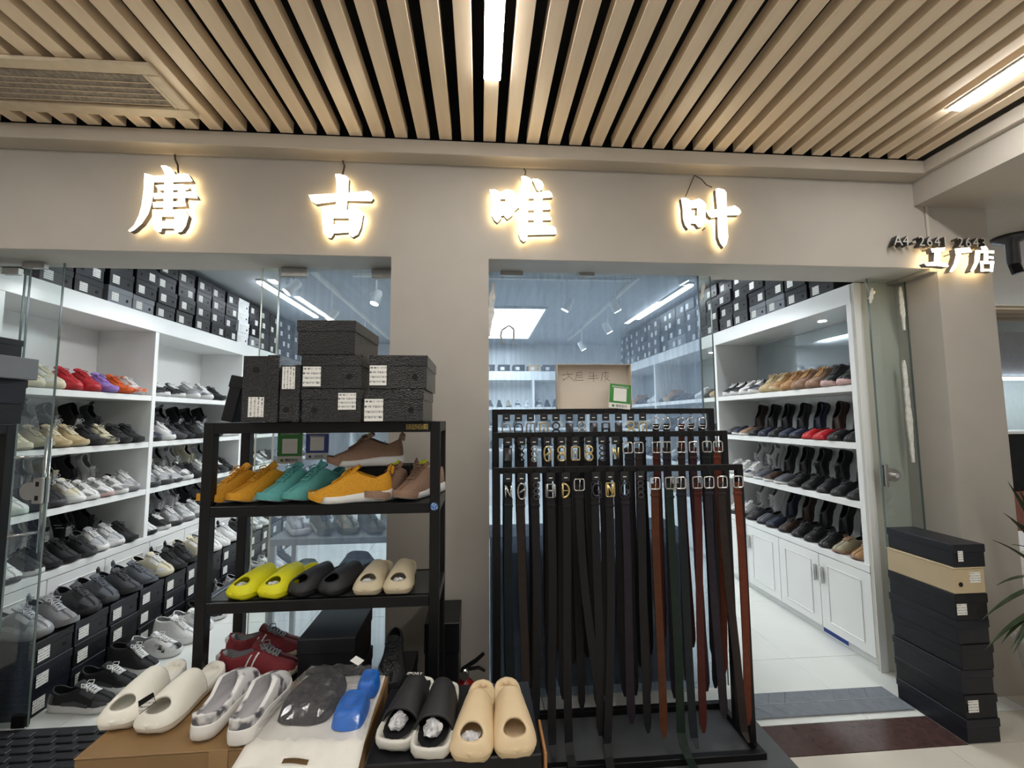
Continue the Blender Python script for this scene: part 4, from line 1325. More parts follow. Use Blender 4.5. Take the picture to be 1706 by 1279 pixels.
# ------------------------------------------------------------------ black racks
def rack(x0, x1, y0, y1, label, levels, top, full=True):
    t = thing('display_rack', label, 'rack', (x0, y0, 0))
    W_, D_ = x1 - x0, y1 - y0
    s = .036
    for (x, y) in ((0, 0), (W_ - s, 0), (0, D_ - s), (W_ - s, D_ - s)):
        MB().cbox(x, x + s, y, y + s, 0, top - .0005, .002).obj('post', BLK, t)
    for z in levels:
        for y in (0, D_ - s * .6):
            MB().cbox(s, W_ - s, y, y + s * .6, z - .038, z, .002).obj('beam', BLK, t)
        for x in (0, W_ - s * .7):
            MB().cbox(x, x + s * .7, s, D_ - s, z - .038, z, .002).obj('side_bar', BLK if z > 1.3 else GUN, t)
        MB().box(s, W_ - s, .012, D_ - .012, z - .006, z).obj('shelf_board', mat('smoked_glass', (.03, .034, .036), .08, var=.1) if z < 1.0 else BLK, t)
    MB().cbox(0, W_, 0, D_, top - .006, top, .002).obj('top_board', BLK, t)
    return t


RX0, RX1, RY0, RY1 = -.995, -.150, 1.62, 1.90
LV = (1.490, 1.193, .862, .41)
t = rack(RX0, RX1, RY0, RY1, 'black metal four-tier rack with colourful trainers, topped by shoe boxes', LV, 1.4915)
MB().box(.72, .80, -.001, .0, 1.462, 1.482).obj('yellow_sticker', mat('sticker_gold', (.36, .26, .05), .5, nscale=300, col2=(.05, .04, .02)), t)
MB().tube([(.826, -.0008, 1.178), (.826, -.0002, 1.178)], .014, 14).obj('blue_sticker', mat('sticker_blue', (.05, .16, .42), .4, nscale=120, col2=(.5, .55, .65), mixc=.6), t)
for (x, y) in ((0, .22), (.809, .22)):
    pass
rack(-2.75, -1.895, 1.62, 1.90, 'black metal rack cut off beside the glass door leaf', LV, 1.4915)
# boxes on the far black rack
for i, (x, z, h, m, lab) in enumerate(((-2.01, 1.4915, .083, BOXBLK, 'low black shoe box lowest on the rack by the glass door'), (-2.00, 1.575, .098, BOXNVY, 'dark shoe box in the middle of the stack on the rack by the glass door'),
                                       (-1.965, 1.6735, .088, BOXGRY, 'grey shoe box lid near the top of the stack by the glass door'), (-2.03, 1.762, .08, BOXBLK, 'black shoe box crowning the stack on the rack by the glass door'))):
    shoebox((x, 1.60, z), 0, lab, 'boxes on the rack by the glass door', w=.21, h=h, mb=m, lab=None, lidh=.99 if i == 2 else .33)

# boxes on the main rack: glossy embossed black
CR = MATS['croc']
YBX = 1.56
TB = [  # x centre, z, w, h, sticker
    (-.529, 1.4915, .213, .119, (.055, .062, .62, .50), 'glossy black shoe box at the bottom of the three-box pile on the rack'),
    (-.530, 1.611, .216, .122, (-.070, .062, .36, .58), 'glossy black shoe box in the middle of the three-box pile on the rack'),
    (-.554, 1.7335, .210, .126, None, 'glossy black unlabelled shoe box crowning the pile on the rack'),
    (-.308, 1.4915, .210, .117, (-.072, .066, .36, .68), 'glossy black shoe box with barcode sticker, lower of two at rack end'),
    (-.295, 1.609, .208, .124, (-.072, .060, .40, .58), 'glossy black shoe box upper of two at rack end beside the pier'),
]
for x, z, w_, h_, lb, lab in TB:
    shoebox((x, YBX, z), R(-2) if z > 1.7 else 0, lab, 'boxes on the colourful rack', w=w_, h=h_, l=.31, mb=CR, lab=lb)
# the two boxes standing on end, and a loose one leaning
def endbox(x, lab, w_, h_, st, ang=0):
    t = shoebox((x, YBX, 1.4915 + w_ / 2), 0, lab, 'boxes on the colourful rack', w=w_, h=h_, l=.31, mb=CR, lab=st)
    t.rotation_euler = (0, R(90) + ang, 0)
    t.location = (x - h_ / 2, YBX, 1.4915 + w_ / 2)
    return t
endbox(-.775, 'glossy black shoe box standing on end with sticker near its foot', .240, .125, (.065, .070, .40, .42))
endbox(-.675, 'glossy black shoe box standing on end against the three-box pile', .206, .070, (-.055, .080, .45, .62))
t = thing('shoe_box', 'loose black box lid leaning at the end of the rack top', 'shoe box', (-.93, 1.64, 1.4915), (0, R(12), 0), 'boxes on the colourful rack')
MB().cbox(-.022, .022, 0, .22, .005, .172, .003).obj('body', BOXBLK, t)
MB().cbox(-.026, .026, -.002, .222, .13, .176, .003).obj('rim', BOXBLK, t)

# trainers on the rack
def rshoe(sty, c, px, py, z, Y, yaw, lab, sole='white', flip=False, scale=1.0, lace=None, tong=None, pitch=0, roll=0, **k):
    p = at(px, py, Y)
    return shoe(sty, cm(c), cm(sole, 'rubber'), cm(lace or c), (p.x, Y, z), yaw, lab, 'sneaker', 'trainers on the colourful rack', pitch, roll, lining=cm(c), tongue=cm(tong or c), flip=flip, scale=scale, **k)


ZK = LV[1] + .0005
rshoe('runner', 'yellow', 401, 810, ZK, 1.775, R(240), 'amber yellow knit trainer at the end of the rack, outer one of its pair')
rshoe('runner', 'yellow', 447, 810, ZK, 1.775, R(241), 'amber yellow knit trainer beside the teal pair on the rack', flip=True)
rshoe('runner', 'teal', 489, 810, ZK, 1.775, R(245), 'teal knit trainer next to the amber yellow pair')
rshoe('runner', 'teal', 531, 810, ZK, 1.778, R(246), 'teal knit trainer next to the black box on the rack', flip=True)
rshoe('runner', 'yellow', 588, 815, ZK, 1.672, R(183), 'yellow knit trainer turned sideways in front of the black box', scale=1.0)
YG = mat('neon_patch', (.48, .55, .02), .6, nscale=130, col2=(.05, .06, .01), mixc=.62)
for px, yw, fl_, lab in ((661, 240, False, 'brown knit trainer with neon tongue beside the sideways yellow one'), (707, 243, True, 'brown knit trainer with neon tongue at the rack post')):
    o = rshoe('runner', 'brown', px - 4, 815, ZK, 1.765, R(yw), lab, flip=fl_)
    MB().add([(.003, -.013, .1265), (.003, .013, .1265), (-.0145, .013, .1415), (-.0145, -.013, .1415), (.001, -.013, .1245), (.001, .013, .1245), (-.0165, .013, .1395), (-.0165, -.013, .1395)], [(0, 1, 2, 3), (7, 6, 5, 4), (0, 3, 7, 4), (1, 5, 6, 2), (2, 6, 7, 3), (0, 4, 5, 1)]).obj('neon_label', YG, o)
shoebox((-.395, 1.782, LV[1]), 0, 'plain black shoe box behind the sideways yellow trainer', None, w=.215, h=.118, l=.115, mb=BLKM, lab=None)
o = rshoe('runner', 'brown', 612, 770, LV[1] + .1185, 1.80, R(184), 'brown knit trainer lying across the black box on the rack')
MB().add([(.003, -.013, .1265), (.003, .013, .1265), (-.0145, .013, .1415), (-.0145, -.013, .1415), (.001, -.013, .1245), (.001, .013, .1245), (-.0165, .013, .1395), (-.0165, -.013, .1395)], [(0, 1, 2, 3), (7, 6, 5, 4), (0, 3, 7, 4), (1, 5, 6, 2), (2, 6, 7, 3), (0, 4, 5, 1)]).obj('neon_label', YG, o)

# payment cards hanging under the rack top
def card(px0, px1, py0, py1, Y, base, lab, word, foot, topword=None):
    a, b = at(px0, py0, Y), at(px1, py1, Y)
    w_, h_ = b.x - a.x, a.z - b.z
    t = thing('payment_card', lab, 'card', ((a.x + b.x) / 2, Y, b.z))
    MB().cbox(-w_ / 2, w_ / 2, 0, .003, 0, h_, .001).obj('card_sheet', PAPER, t)
    MB().box(-w_ / 2 + .001, w_ / 2 - .001, -.0006, 0, h_ * .22, h_ * (.86 if topword else 1.0)).obj('colour_field', base, t)
    MB().box(-w_ * .30, w_ * .30, -.0012, -.0006, h_ * .30, h_ * .30 + w_ * .60).obj('white_square', PAPER, t)
    lettering('lettering', word, w_ * .095, PAPER, t, (0, -.0012, h_ * (.78 if topword else .88)))
    lettering('lettering', foot, w_ * .13, mat('print_dark', (.05, .05, .05), .6), t, (w_ * .08, -.001, h_ * .10))
    if topword:
        lettering('lettering', topword, w_ * .12, mat('print_dark', (.05, .05, .05), .6), t, (0, -.001, h_ * .93))
    MB().tube([(-w_ * .3, -.0014, h_ * .10), (-w_ * .3, -.0004, h_ * .10)], w_ * .06, 12).obj('round_mark', base, t)
    return t


GREEN = mat('card_green', (.03, .22, .03), .4, var=.05)
BLUE = mat('card_blue', (.012, .035, .26), .4, var=.05)
card(463, 503, 716, 772, 1.875, GREEN, 'green payment card hanging under the rack top', '推荐使用微信支付', '微信支付')
card(510, 547, 716, 765, 1.875, BLUE, 'blue payment card hanging under the rack top', '推荐使用支付宝', '支付宝', '支付宝')

# ------------------------------------------------------------------ slides and sandals
def slide_parts(kind):
    L = .285
    W = 1.06
    X = lambda t: -L / 2 + t * L
    ts = [0, .012, .04, .085, .14, .21, .29, .37, .45, .53, .61, .68, .75, .81, .87, .92, .958, .985, 1.0]
    HT, HVv = [0, .012, .04, .09, .17, .27, .38, .50, .62, .72, .80, .87, .925, .965, .988, 1.0], [0, .018, .030, .037, .0395, .0395, .0400, .0435, .0485, .0520, .0535, .0525, .0480, .0390, .0250, 0]
    hw = lambda t: float(np.interp(t, HT, HVv)) * W
    so = MB()
    rings = []
    zt = lambda t: .040 - .006 * t + (.012 * max(0, (.12 - t) / .12) ** 2 if kind == 'pillow' else 0)
    for off, z in ((-.006, 0), (.001, .010), (.002, .024), (0, 1.0), (-.007, 1.02), (-.012, .72)):
        ring = []
        for s, tt in ((1, ts), (-1, ts[::-1][1:-1])):
            for t in tt:
                zz = z if z < .03 else zt(t) * z
                if z < .03:
                    zz += .006 * max(0, (t - .8) / .2) ** 2
                h = hw(t)
                xx = X(t)
                if t < .02: xx -= off
                if t > .98: xx += off
                ring.append((xx, s * max(.0006, h + (off if .01 < t < .99 else 0)), zz))
        rings.append(ring)
    n = len(rings[0]); N = len(ts)
    vs = [v for r_ in rings for v in r_]
    fs = []
    for a in range(len(rings) - 1):
        for k in range(n):
            fs.append((a * n + (k + 1) % n, a * n + k, (a + 1) * n + k, (a + 1) * n + (k + 1) % n))
    for a, flp in ((0, True), (len(rings) - 1, False)):
        for k in range(N - 1):
            f = [a * n + k, a * n + k + 1, a * n + n - k - 1, a * n + (n - k) % n]
            f = list(dict.fromkeys(f))
            if len(f) >= 3:
                fs.append(tuple(f if flp else f[::-1]))
    so.add(vs, fs)
    out = [('sole', so.mesh('sole', [PAPER], True), 'sole')]
    # vamp
    t0, t1 = (.40, 1.0) if kind == 'pillow' else (.30, .76)
    nu, nv = 40, 30
    if kind == 'pillow':
        Hf = lambda t: float(np.interp(t, [.36, .45, .6, .75, .88, .95, 1], [.088, .088, .084, .074, .060, .048, .026]))
    else:
        Hf = lambda t: float(np.interp(t, [.30, .4, .55, .70, .76], [.098, .0995, .092, .080, .075]))

    def P(t, y):
        h = hw(t) + .001
        r = min(1, abs(y) / h)
        return Vector((X(t), y, .022 + (Hf(t) - .022) * (1 - r ** 2.6) ** .62))
    grid = {}
    for i in range(nu + 1):
        t = t0 + (t1 - t0) * i / nu
        if kind == 'strap':
            t += 0
        for j in range(nv + 1):
            th = PI * j / nv
            y = -math.cos(th) * (hw(t) + .001)
            grid[i, j] = [t, y]
    tc, rt, ry = .862, .078, .031
    faces = []
    rho = lambda g: math.sqrt(((g[0] - tc) / rt) ** 2 + (g[1] / ry) ** 2)
    dele = set()
    if kind == 'pillow':
        inside = {k: rho(g) < 1 for k, g in grid.items()}
        for i in range(nu):
            for j in range(nv):
                c4 = [(i, j), (i + 1, j), (i + 1, j + 1), (i, j + 1)]
                cen = [sum(grid[c][0] for c in c4) / 4, sum(grid[c][1] for c in c4) / 4]
                if rho(cen) < 1:
                    dele.add((i, j))
    used = {}
    b = MB()
    touch = {}
    for i in range(nu):
        for j in range(nv):
            for c in ((i, j), (i + 1, j), (i + 1, j + 1), (i, j + 1)):
                touch.setdefault(c, []).append((i, j) in dele)
    for c, l in touch.items():
        if any(l) and not all(l):
            g = grid[c]
            r = rho(g)
            grid[c] = [tc + (g[0] - tc) / r, g[1] / r]
    vid = {}
    vs, fs = [], []
    for i in range(nu):
        for j in range(nv):
            if (i, j) in dele:
                continue
            f = []
            for c in ((i, j), (i + 1, j), (i + 1, j + 1), (i, j + 1)):
                if c not in vid:
                    vid[c] = len(vs)
                    vs.append(tuple(P(*grid[c])))
                f.append(vid[c])
            fs.append(tuple(f))
    b.add(vs, fs)
    out.append(('vamp', b.mesh('vamp', [PAPER], True), 'vamp'))
    return out


SLD = {'pillow': slide_parts('pillow'), 'strap': slide_parts('strap')}


def slide(kind, vamp, sole, loc, yaw, lab, group, flip=False, scale=1.0, pitch=0, roll=0):
    t = thing('slide_sandal', lab, 'slide', loc, (0, 0, 0), group)
    t.rotation_euler = (Matrix.Rotation(yaw, 3, 'Z') @ Matrix.Rotation(-pitch, 3, 'Y') @ Matrix.Rotation(roll, 3, 'X')).to_euler()
    t.scale = (scale, -scale if flip else scale, scale)
    for nm, me, key in SLD[kind]:
        o = link(nm, me, t, m=vamp if key == 'vamp' else sole)
        if nm == 'vamp':
            md = o.modifiers.new('thickness', 'SOLIDIFY')
            md.thickness = .007
            md.offset = 0
    return t


def crumple(parent, loc, r=(.03, .028, .02), seed=1):
    rnd = random.Random(seed)
    b = MB()
    P = []
    for i in range(9):
        ph = PI * i / 8
        row = []
        for j in range(14):
            th = 2 * PI * j / 14
            k = rnd.uniform(.72, 1.2) if 0 < i < 8 else 1
            row.append((loc[0] + r[0] * k * math.sin(ph) * math.cos(th), loc[1] + r[1] * k * math.sin(ph) * math.sin(th), loc[2] + r[2] * k * math.cos(ph)))
        row.append(row[0])
        P.append(row)
    b.grid(P)
    return b.obj('plastic_stuffing', mat('crumpled_film', (.55, .55, .56), .12, var=.3, nscale=60, bump=.6, bscale=90), parent, smooth=False)


FB = cm('bone', 'foam'); FY = cm('bright yellow', 'foam'); FK = cm('black', 'foam'); FWm = mat('foam_offwhite', (.80, .77, .68), .5, var=.03, nscale=10)
ZR = LV[2] + .0005
for i, (px, m, lab, st) in enumerate(((437, FY, 'bright yellow foam slide on the rack, outer one of the pair', 0), (484, FY, 'bright yellow foam slide on the rack beside the black pair', 0), (535, FK, 'black foam slide on the rack beside the yellow pair', 0), (583, FK, 'black foam slide on the rack beside the beige pair', 0),
                                       (625, FB, 'beige foam slide on the rack beside the black pair', 1), (670, FB, 'beige foam slide on the rack nearest the pier', 1))):
    p = at(px, 975, 1.74)
    yw = (-112, -108, -122, -120, -94, -90)[i]
    s = slide('pillow', m, m, (p.x, 1.752, ZR), R(yw), lab, 'foam slides on the rack', flip=bool(i % 2), scale=.92)
    if st or i < 2:
        crumple(s, (.104, 0, .044), (.022, .024, .012), i)

# lower tier: red trainers, boxes, studded shoe
shoebox((-.807, 1.625, .41), 0, 'long flat black box carrying the red trainers under the rack', None, w=.29, h=.16, l=.26, mb=BLKM, lab=None)
shoebox((-.545, 1.622, .41), 0, 'plain black shoe box beside the red trainers under the rack', None, w=.205, h=.16, l=.26, mb=BOXBLK, lab=None)
shoebox((-.545, 1.622, .5705), 0, 'black shoe box stacked under the rack beside the studded shoe', None, w=.20, h=.155, l=.25, mb=BOXBLK, lab=None)
RZ = .5705
for i, (px, Y, yw, fl_) in enumerate(((-.845, 1.825, 4, False), (-.806, 1.70, 3, True))):
    p = Vector((px, Y, 0))
    o = shoe('retro', cm('burgundy'), cm('cream', 'rubber'), cm('grey'), (p.x, Y, RZ), R(yw), ('burgundy trainer with cream sole, rear one of the pair under the rack', 'burgundy trainer with white side strokes, front one under the rack')[i], 'sneaker', 'red trainers under the rack', lining=cm('grey'), stripe=cm('white'), flip=fl_)
    MB().cbox(-.142, -.118, -.020, .020, .070, .092, .004).obj('heel_patch', cm('white'), o)
p = at(652, 1060, 1.72)
shoebox((p.x + .01, 1.63, .41), 0, 'black shoe box under the studded shoe', None, w=.14, h=.13, l=.25, mb=BOXBLK, lab=None)
o = shoe('court', cm('black'), cm('black', 'rubber'), cm('black'), (p.x, 1.745, .5405), R(-84), 'black slip-on covered with silver studs under the rack', 'sneaker', None)
b = MB()
for i in range(7):
    for j in range(5):
        t_ = .70 + i * .035
        y = (j - 2) * .012 + (.006 if i % 2 else 0)
        b.lathe([(.0036, 0), (.0030, .003), (.0004, .0045)], 6, (-.144 + t_ * .288, y, .081 - (t_ - .70) * .125 - abs(y) * .30))
b.obj('studs', CHROME, o)
t = shoebox((-.165, 1.93, .0), 0, 'large black storage box standing behind the rack post beside the pier', None, w=.15, h=.62, l=.24, mb=BOXBLK, lab=None, lidh=.2)

# ------------------------------------------------------------------ cartons in front with sandals
t = thing('carton', 'brown taped cardboard carton carrying white slides and clogs', 'carton', (0, 0, 0))
CX0, CX1, CY0, CY1, CZ = -1.085, -.322, 1.30, 1.60, .60
MB().cbox(CX0, CX1, CY0, CY1, 0, CZ - .004, .004).obj('body', CARTON, t)
MB().cbox(CX0 - .001, CX1 + .001, CY0 - .001, (CY0 + CY1) / 2 - .002, CZ - .004, CZ, .0015).obj('flap', CARTON, t)
MB().cbox(CX0 - .001, CX1 + .001, (CY0 + CY1) / 2 + .002, CY1 + .001, CZ - .004, CZ, .0015).obj('flap', CARTON, t)
TAPE = mat('tape_brown', (.30, .18, .075), .25, var=.1)
MB().box(-.74, -.69, CY0 - .0018, CY0 - .0011, .30, CZ - .001).obj('tape', TAPE, t)
MB().box(CX0, CX1, (CY0 + CY1) / 2 - .03, (CY0 + CY1) / 2 + .03, CZ + .0002, CZ + .0006).obj('tape', TAPE, t)
t = thing('carton', 'black storage box carrying the black and the cream slides', 'carton', (0, 0, 0))
BX0, BX1, BY0, BY1 = -.300, .165, 1.215, 1.53
MB().cbox(BX0, BX1, BY0, BY1, 0, CZ - .05, .004).obj('body', BOXBLK, t)
MB().cbox(BX0 - .003, BX1 + .003, BY0 - .003, BY1 + .003, CZ - .07, CZ, .004).obj('lid', BOXBLK, t)
tag(MB().cbox(.171, .178, 1.20, 1.33, 0, .61, .002).obj('cardboard_sheet', mat('board_orange', (.42, .20, .07), .7, var=.1)), 'upright tan cardboard sheet leaning beside the cream slides', 'cardboard')

ZT_ = CZ + .001


def on_top(px, py, z=.60):
    p = atz(px, py, z)
    return p


for i, (toe, heel, lab) in enumerate((((205, 1196), (283, 1128), 'off-white foam slide with a hang tag on the brown carton'), ((262, 1204), (350, 1130), 'off-white foam slide beside the marbled clogs'))):
    a, b = on_top(*toe, .615), on_top(*heel, .615)
    c = (a + b) / 2
    d = a - b
    slide('pillow', FWm, FWm, (c.x, c.y, ZT_), math.atan2(d.y, d.x), lab, 'white slides on the carton', flip=bool(i), scale=1.02)
tg = thing('hang_tag', 'black swing tag with white label tied to the white slides', 'tag', (0, 0, 0))
q = [at(x, y, 1.36) for x, y in ((230, 1168), (255, 1153), (259, 1170), (232, 1190))]
MB().add([v for v in q] + [v + Vector((0, .0015, 0)) for v in q], [(0, 3, 2, 1), (4, 5, 6, 7), (0, 1, 5, 4), (1, 2, 6, 5), (2, 3, 7, 6), (3, 0, 4, 7)]).obj('card', BLKM, tg)
q2 = [q[0].lerp(q[3], .45), q[1].lerp(q[2], .45), q[2].lerp(q[1], .06), q[3].lerp(q[0], .06)]
MB().add([v + Vector((0, -.0006, 0)) for v in q2], [(0, 3, 2, 1)]).obj('print', mat_label(), tg)
MB().tube([q[1], at(256, 1142, 1.38), at(254, 1134, 1.40)], .0012, 5).obj('string', PAPER, tg)

MARB = mat('foam_marble', (.78, .77, .76), .45, nscale=20, col2=(.09, .09, .11), mixc=.53, detail=2.0)
MARB2 = mat('foam_white', (.80, .78, .74), .45, nscale=5, col2=(.40, .39, .40), mixc=.66, detail=2)
for i, (toe, heel, lab) in enumerate((((418, 1128), (335, 1222), 'white and grey marbled foam clog beside the white slides'), ((462, 1134), (398, 1230), 'white and grey marbled foam clog beside the plastic bag'))):
    a, b = on_top(*toe, .62), on_top(*heel, .62)
    c = (a + b) / 2
    d = a - b
    shoe('clog', MARB if i == 0 else MARB, MARB2, PAPER, (c.x, c.y, ZT_), math.atan2(d.y, d.x), lab, 'clog', 'marbled clogs on the carton', lining=mat('clog_lining', (.42, .41, .42), .5, nscale=14, col2=(.12, .12, .13), mixc=.62), flip=bool(i))
# black strap slides and cream slides
for i, (toe, heel, lab) in enumerate((((655, 1240), (705, 1145), 'black slide with white rim and lettered strap on the black box'), ((715, 1256), (745, 1152), 'black slide with white rim and plain strap beside the cream slides'))):
    a, b = on_top(*toe, .615), on_top(*heel, .615)
    c = (a + b) / 2
    d = a - b
    s = slide('strap', mat('strap_black', (.018, .018, .020), .55, var=.15), mat('rim_white', (.66, .64, .58), .5, var=.04), (c.x, c.y, ZT_), math.atan2(d.y, d.x), lab, 'black slides on the black box', flip=bool(i))
    b_ = MB()
    P = []
    for k in range(13):
        t_ = .03 + .94 * k / 12
        h = float(np.interp(t_, [0, .03, .1, .3, .5, .72, .85, .94, 1], [.01, .020, .030, .032, .036, .042, .040, .030, .01]))
        P.append([(-.1425 + t_ * .285, h * j, .0325 + .004 * abs(j)) for j in (-1, -.5, 0, .5, 1)])
    b_.grid(P)
    b_.obj('footbed', BLKM, s, smooth=True)
    crumple(s, (.085, 0, .050), (.030, .024, .018), 20 + i)
    if i == 0:
        lettering('lettering', 'SPORT', .017, PAPER, s, (-.040, .0, .1055), (0, R(-2), R(90)))
for i, (toe, heel, lab) in enumerate((((786, 1246), (802, 1166), 'cream foam slide stuffed with plastic on the black box'), ((858, 1244), (845, 1158), 'cream foam slide with empty toe hole on the black box'))):
    a, b = on_top(*toe, .615), on_top(*heel, .615)
    c = (a + b) / 2
    d = a - b
    s = slide('pillow', mat('foam_cream', (.70, .54, .33), .5, var=.03, nscale=10), MATS['foam_cream'], (c.x, c.y, ZT_), math.atan2(d.y, d.x), lab, 'cream slides on the black box', flip=bool(i), scale=1.0)
    if i == 0:
        crumple(s, (.103, 0, .044), (.022, .026, .012), 31)
tag(MB().tube([at(803, 1238, 1.245), at(820, 1232, 1.24), at(846, 1220, 1.245)], .0009, 5).obj('string', mat('string_pale', (.7, .62, .45), .7)), 'thin pale string tying the two cream slides together', 'string')

# printed plastic bag with slippers
bag = thing('plastic_bag', 'white carrier bag with clear window holding grey and blue slippers', 'bag', (0, 0, 0))
cor = [on_top(510, 1128), on_top(642, 1128), on_top(596, 1272), on_top(385, 1272)]
BAGW = mat('bag_white', (.80, .77, .70), .4, var=.06, nscale=14, bump=.2, bscale=25)


def bagpt(u, v):
    a = cor[0].lerp(cor[1], u); b = cor[3].lerp(cor[2], u)
    return a.lerp(b, v)


b = MB()
vs, fs = [], []
NU, NVV = 24, 28
for i in range(NU + 1):
    for j in range(NVV + 1):
        p = bagpt(i / NU, j / NVV)
        z = ZT_ + .002 + .004 * (math.sin(i * .9 + j * .4) * .5 + .5)
        if p.y < CY0:
            z -= (CY0 - p.y) * .3
        vs.append((p.x, p.y, z))
for i in range(NU):
    for j in range(NVV):
        u, v = (i + .5) / NU, (j + .5) / NVV
        if .36 < u < .60 and .915 < v < .965:
            continue
        k = i * (NVV + 1) + j
        fs.append((k, k + NVV + 1, k + NVV + 2, k + 1)[::-1])
b.add(vs, fs)
sh = b.obj('bag_sheet', BAGW, bag, smooth=True)
md = sh.modifiers.new('thickness', 'SOLIDIFY'); md.thickness = .0012
for nm, (u0, u1, v0, v1), m, hh in (('grey_slipper', (.06, .62, .06, .66), mat('fleece_grey', (.035, .032, .034), .8, var=.5, nscale=60, bump=.5, bscale=120), .05), ('blue_slipper', (.63, .95, .32, .72), mat('slipper_blue', (.010, .15, .60), .4, var=.2, nscale=20), .045), ('blue_slipper', (.74, .98, .06, .34), MATS.get('slipper_blue') or BLUE, .05)):
    m = MATS['slipper_blue'] if nm == 'blue_slipper' else m
    P = []
    for i in range(15):
        row = []
        for j in range(15):
            u, v = i / 14, j / 14
            p = bagpt(u0 + (u1 - u0) * u, v0 + (v1 - v0) * v)
            e = (1 - abs(2 * u - 1) ** 4) * (1 - abs(2 * v - 1) ** 4)
            dent = .018 * math.exp(-((u - .5) ** 2 + (v - .5) ** 2) / .05) if nm == 'blue_slipper' else .008 * math.sin(9 * u) * math.sin(7 * v)
            cu, cv = (u - .5), (v - .5)
            sq = 1 - .18 * (abs(2 * cu) ** 2) * (abs(2 * cv) ** 2)
            c = bagpt((u0 + u1) / 2, (v0 + v1) / 2)
            p = c + (p - c) * sq
            row.append((p.x, p.y, ZT_ + .006 + hh * max(0, e) ** .5 - dent * e))
        P.append(row)
    MB().grid(P, flip=True).obj(nm, m, bag, smooth=True)
P = []
rnd = random.Random(4)
for i in range(19):
    row = []
    for j in range(17):
        u, v = i / 18, j / 16 * .80
        p = bagpt(.02 + .96 * u, .01 + v)
        e = (1 - abs(2 * u - 1) ** 6) * (1 - abs(2 * v / .8 - 1) ** 6)
        row.append((p.x, p.y, ZT_ + .008 + .058 * e ** .5 + rnd.uniform(-.006, .008)))
    P.append(row)
MB().grid(P, flip=True).obj('clear_window', PLASTIC, bag, smooth=False)
MB().cbox(-.02, .02, -.014, .014, 0, .002, .0008).obj('paper_tag', mat_label(), bag, bagpt(.68, .1) + Vector((0, 0, .075)), (R(8), R(10), R(-30)))

# ------------------------------------------------------------------ belt rack
YF_, YM_, YK_ = 1.97, 2.085, 2.20
BXA, BXB = .062, 1.255
t = thing('belt_rack', 'black stepped belt rack of three hanging rails on a low frame', 'rack', (0, 0, 0))
s = .03
for (y, z, xb) in ((YF_, 1.275, BXB), (YM_, 1.432, BXB), (YK_, 1.548, BXB)):
    for x in (BXA, xb - s):
        MB().cbox(x, x + s, y, y + s, .03, z, .002).obj('post', BLK, t)
    MB().cbox(BXA + s, xb - s, y, y + s * .7, z - .028, z, .002).obj('rail', BLK, t)
for x in (BXA, BXB - s):
    MB().cbox(x, x + s, 1.93, YK_ + s, 0, .03, .002).obj('foot', BLK, t)
for y in (1.93 - s, YK_ + s):
    MB().cbox(BXA, BXB, y, y + s, 0.0005, .0305, .002).obj('base_bar', BLK, t)
tag(MB().cbox(.02, 1.36, 1.66, 2.30, .0008, .0048 - .004 + .002, .0005).obj('floor_sheet', mat('sheet_grey', (.085, .088, .092), .5, var=.15, nscale=6)), 'dark grey vinyl sheet on the floor under the belt rack', 'floor sheet')

BELTM = {c: mat('belt_' + c, Vector(v) * .75, .42, var=.15, nscale=30, bump=.06, bscale=220, spec=.25) for c, v in dict(black=(.013, .013, .015), ink=(.012, .018, .022), umber=(.030, .020, .018), plum=(.022, .016, .026), rust=(.16, .035, .014), oxblood=(.075, .014, .010), chestnut=(.10, .030, .012), green=(.012, .024, .018), grape=(.045, .018, .022)).items()}
TAGM = mat('hang_card_black', (.010, .010, .011), .4)


def ring_pts(w_, h_, n=20, e=2.5):
    out = []
    for i in range(n):
        t_ = 2 * PI * i / n
        c, s_ = math.cos(t_), math.sin(t_)
        out.append((w_ / 2 * math.copysign(abs(c) ** (2 / e), c), h_ / 2 * math.copysign(abs(s_) ** (2 / e), s_)))
    return out


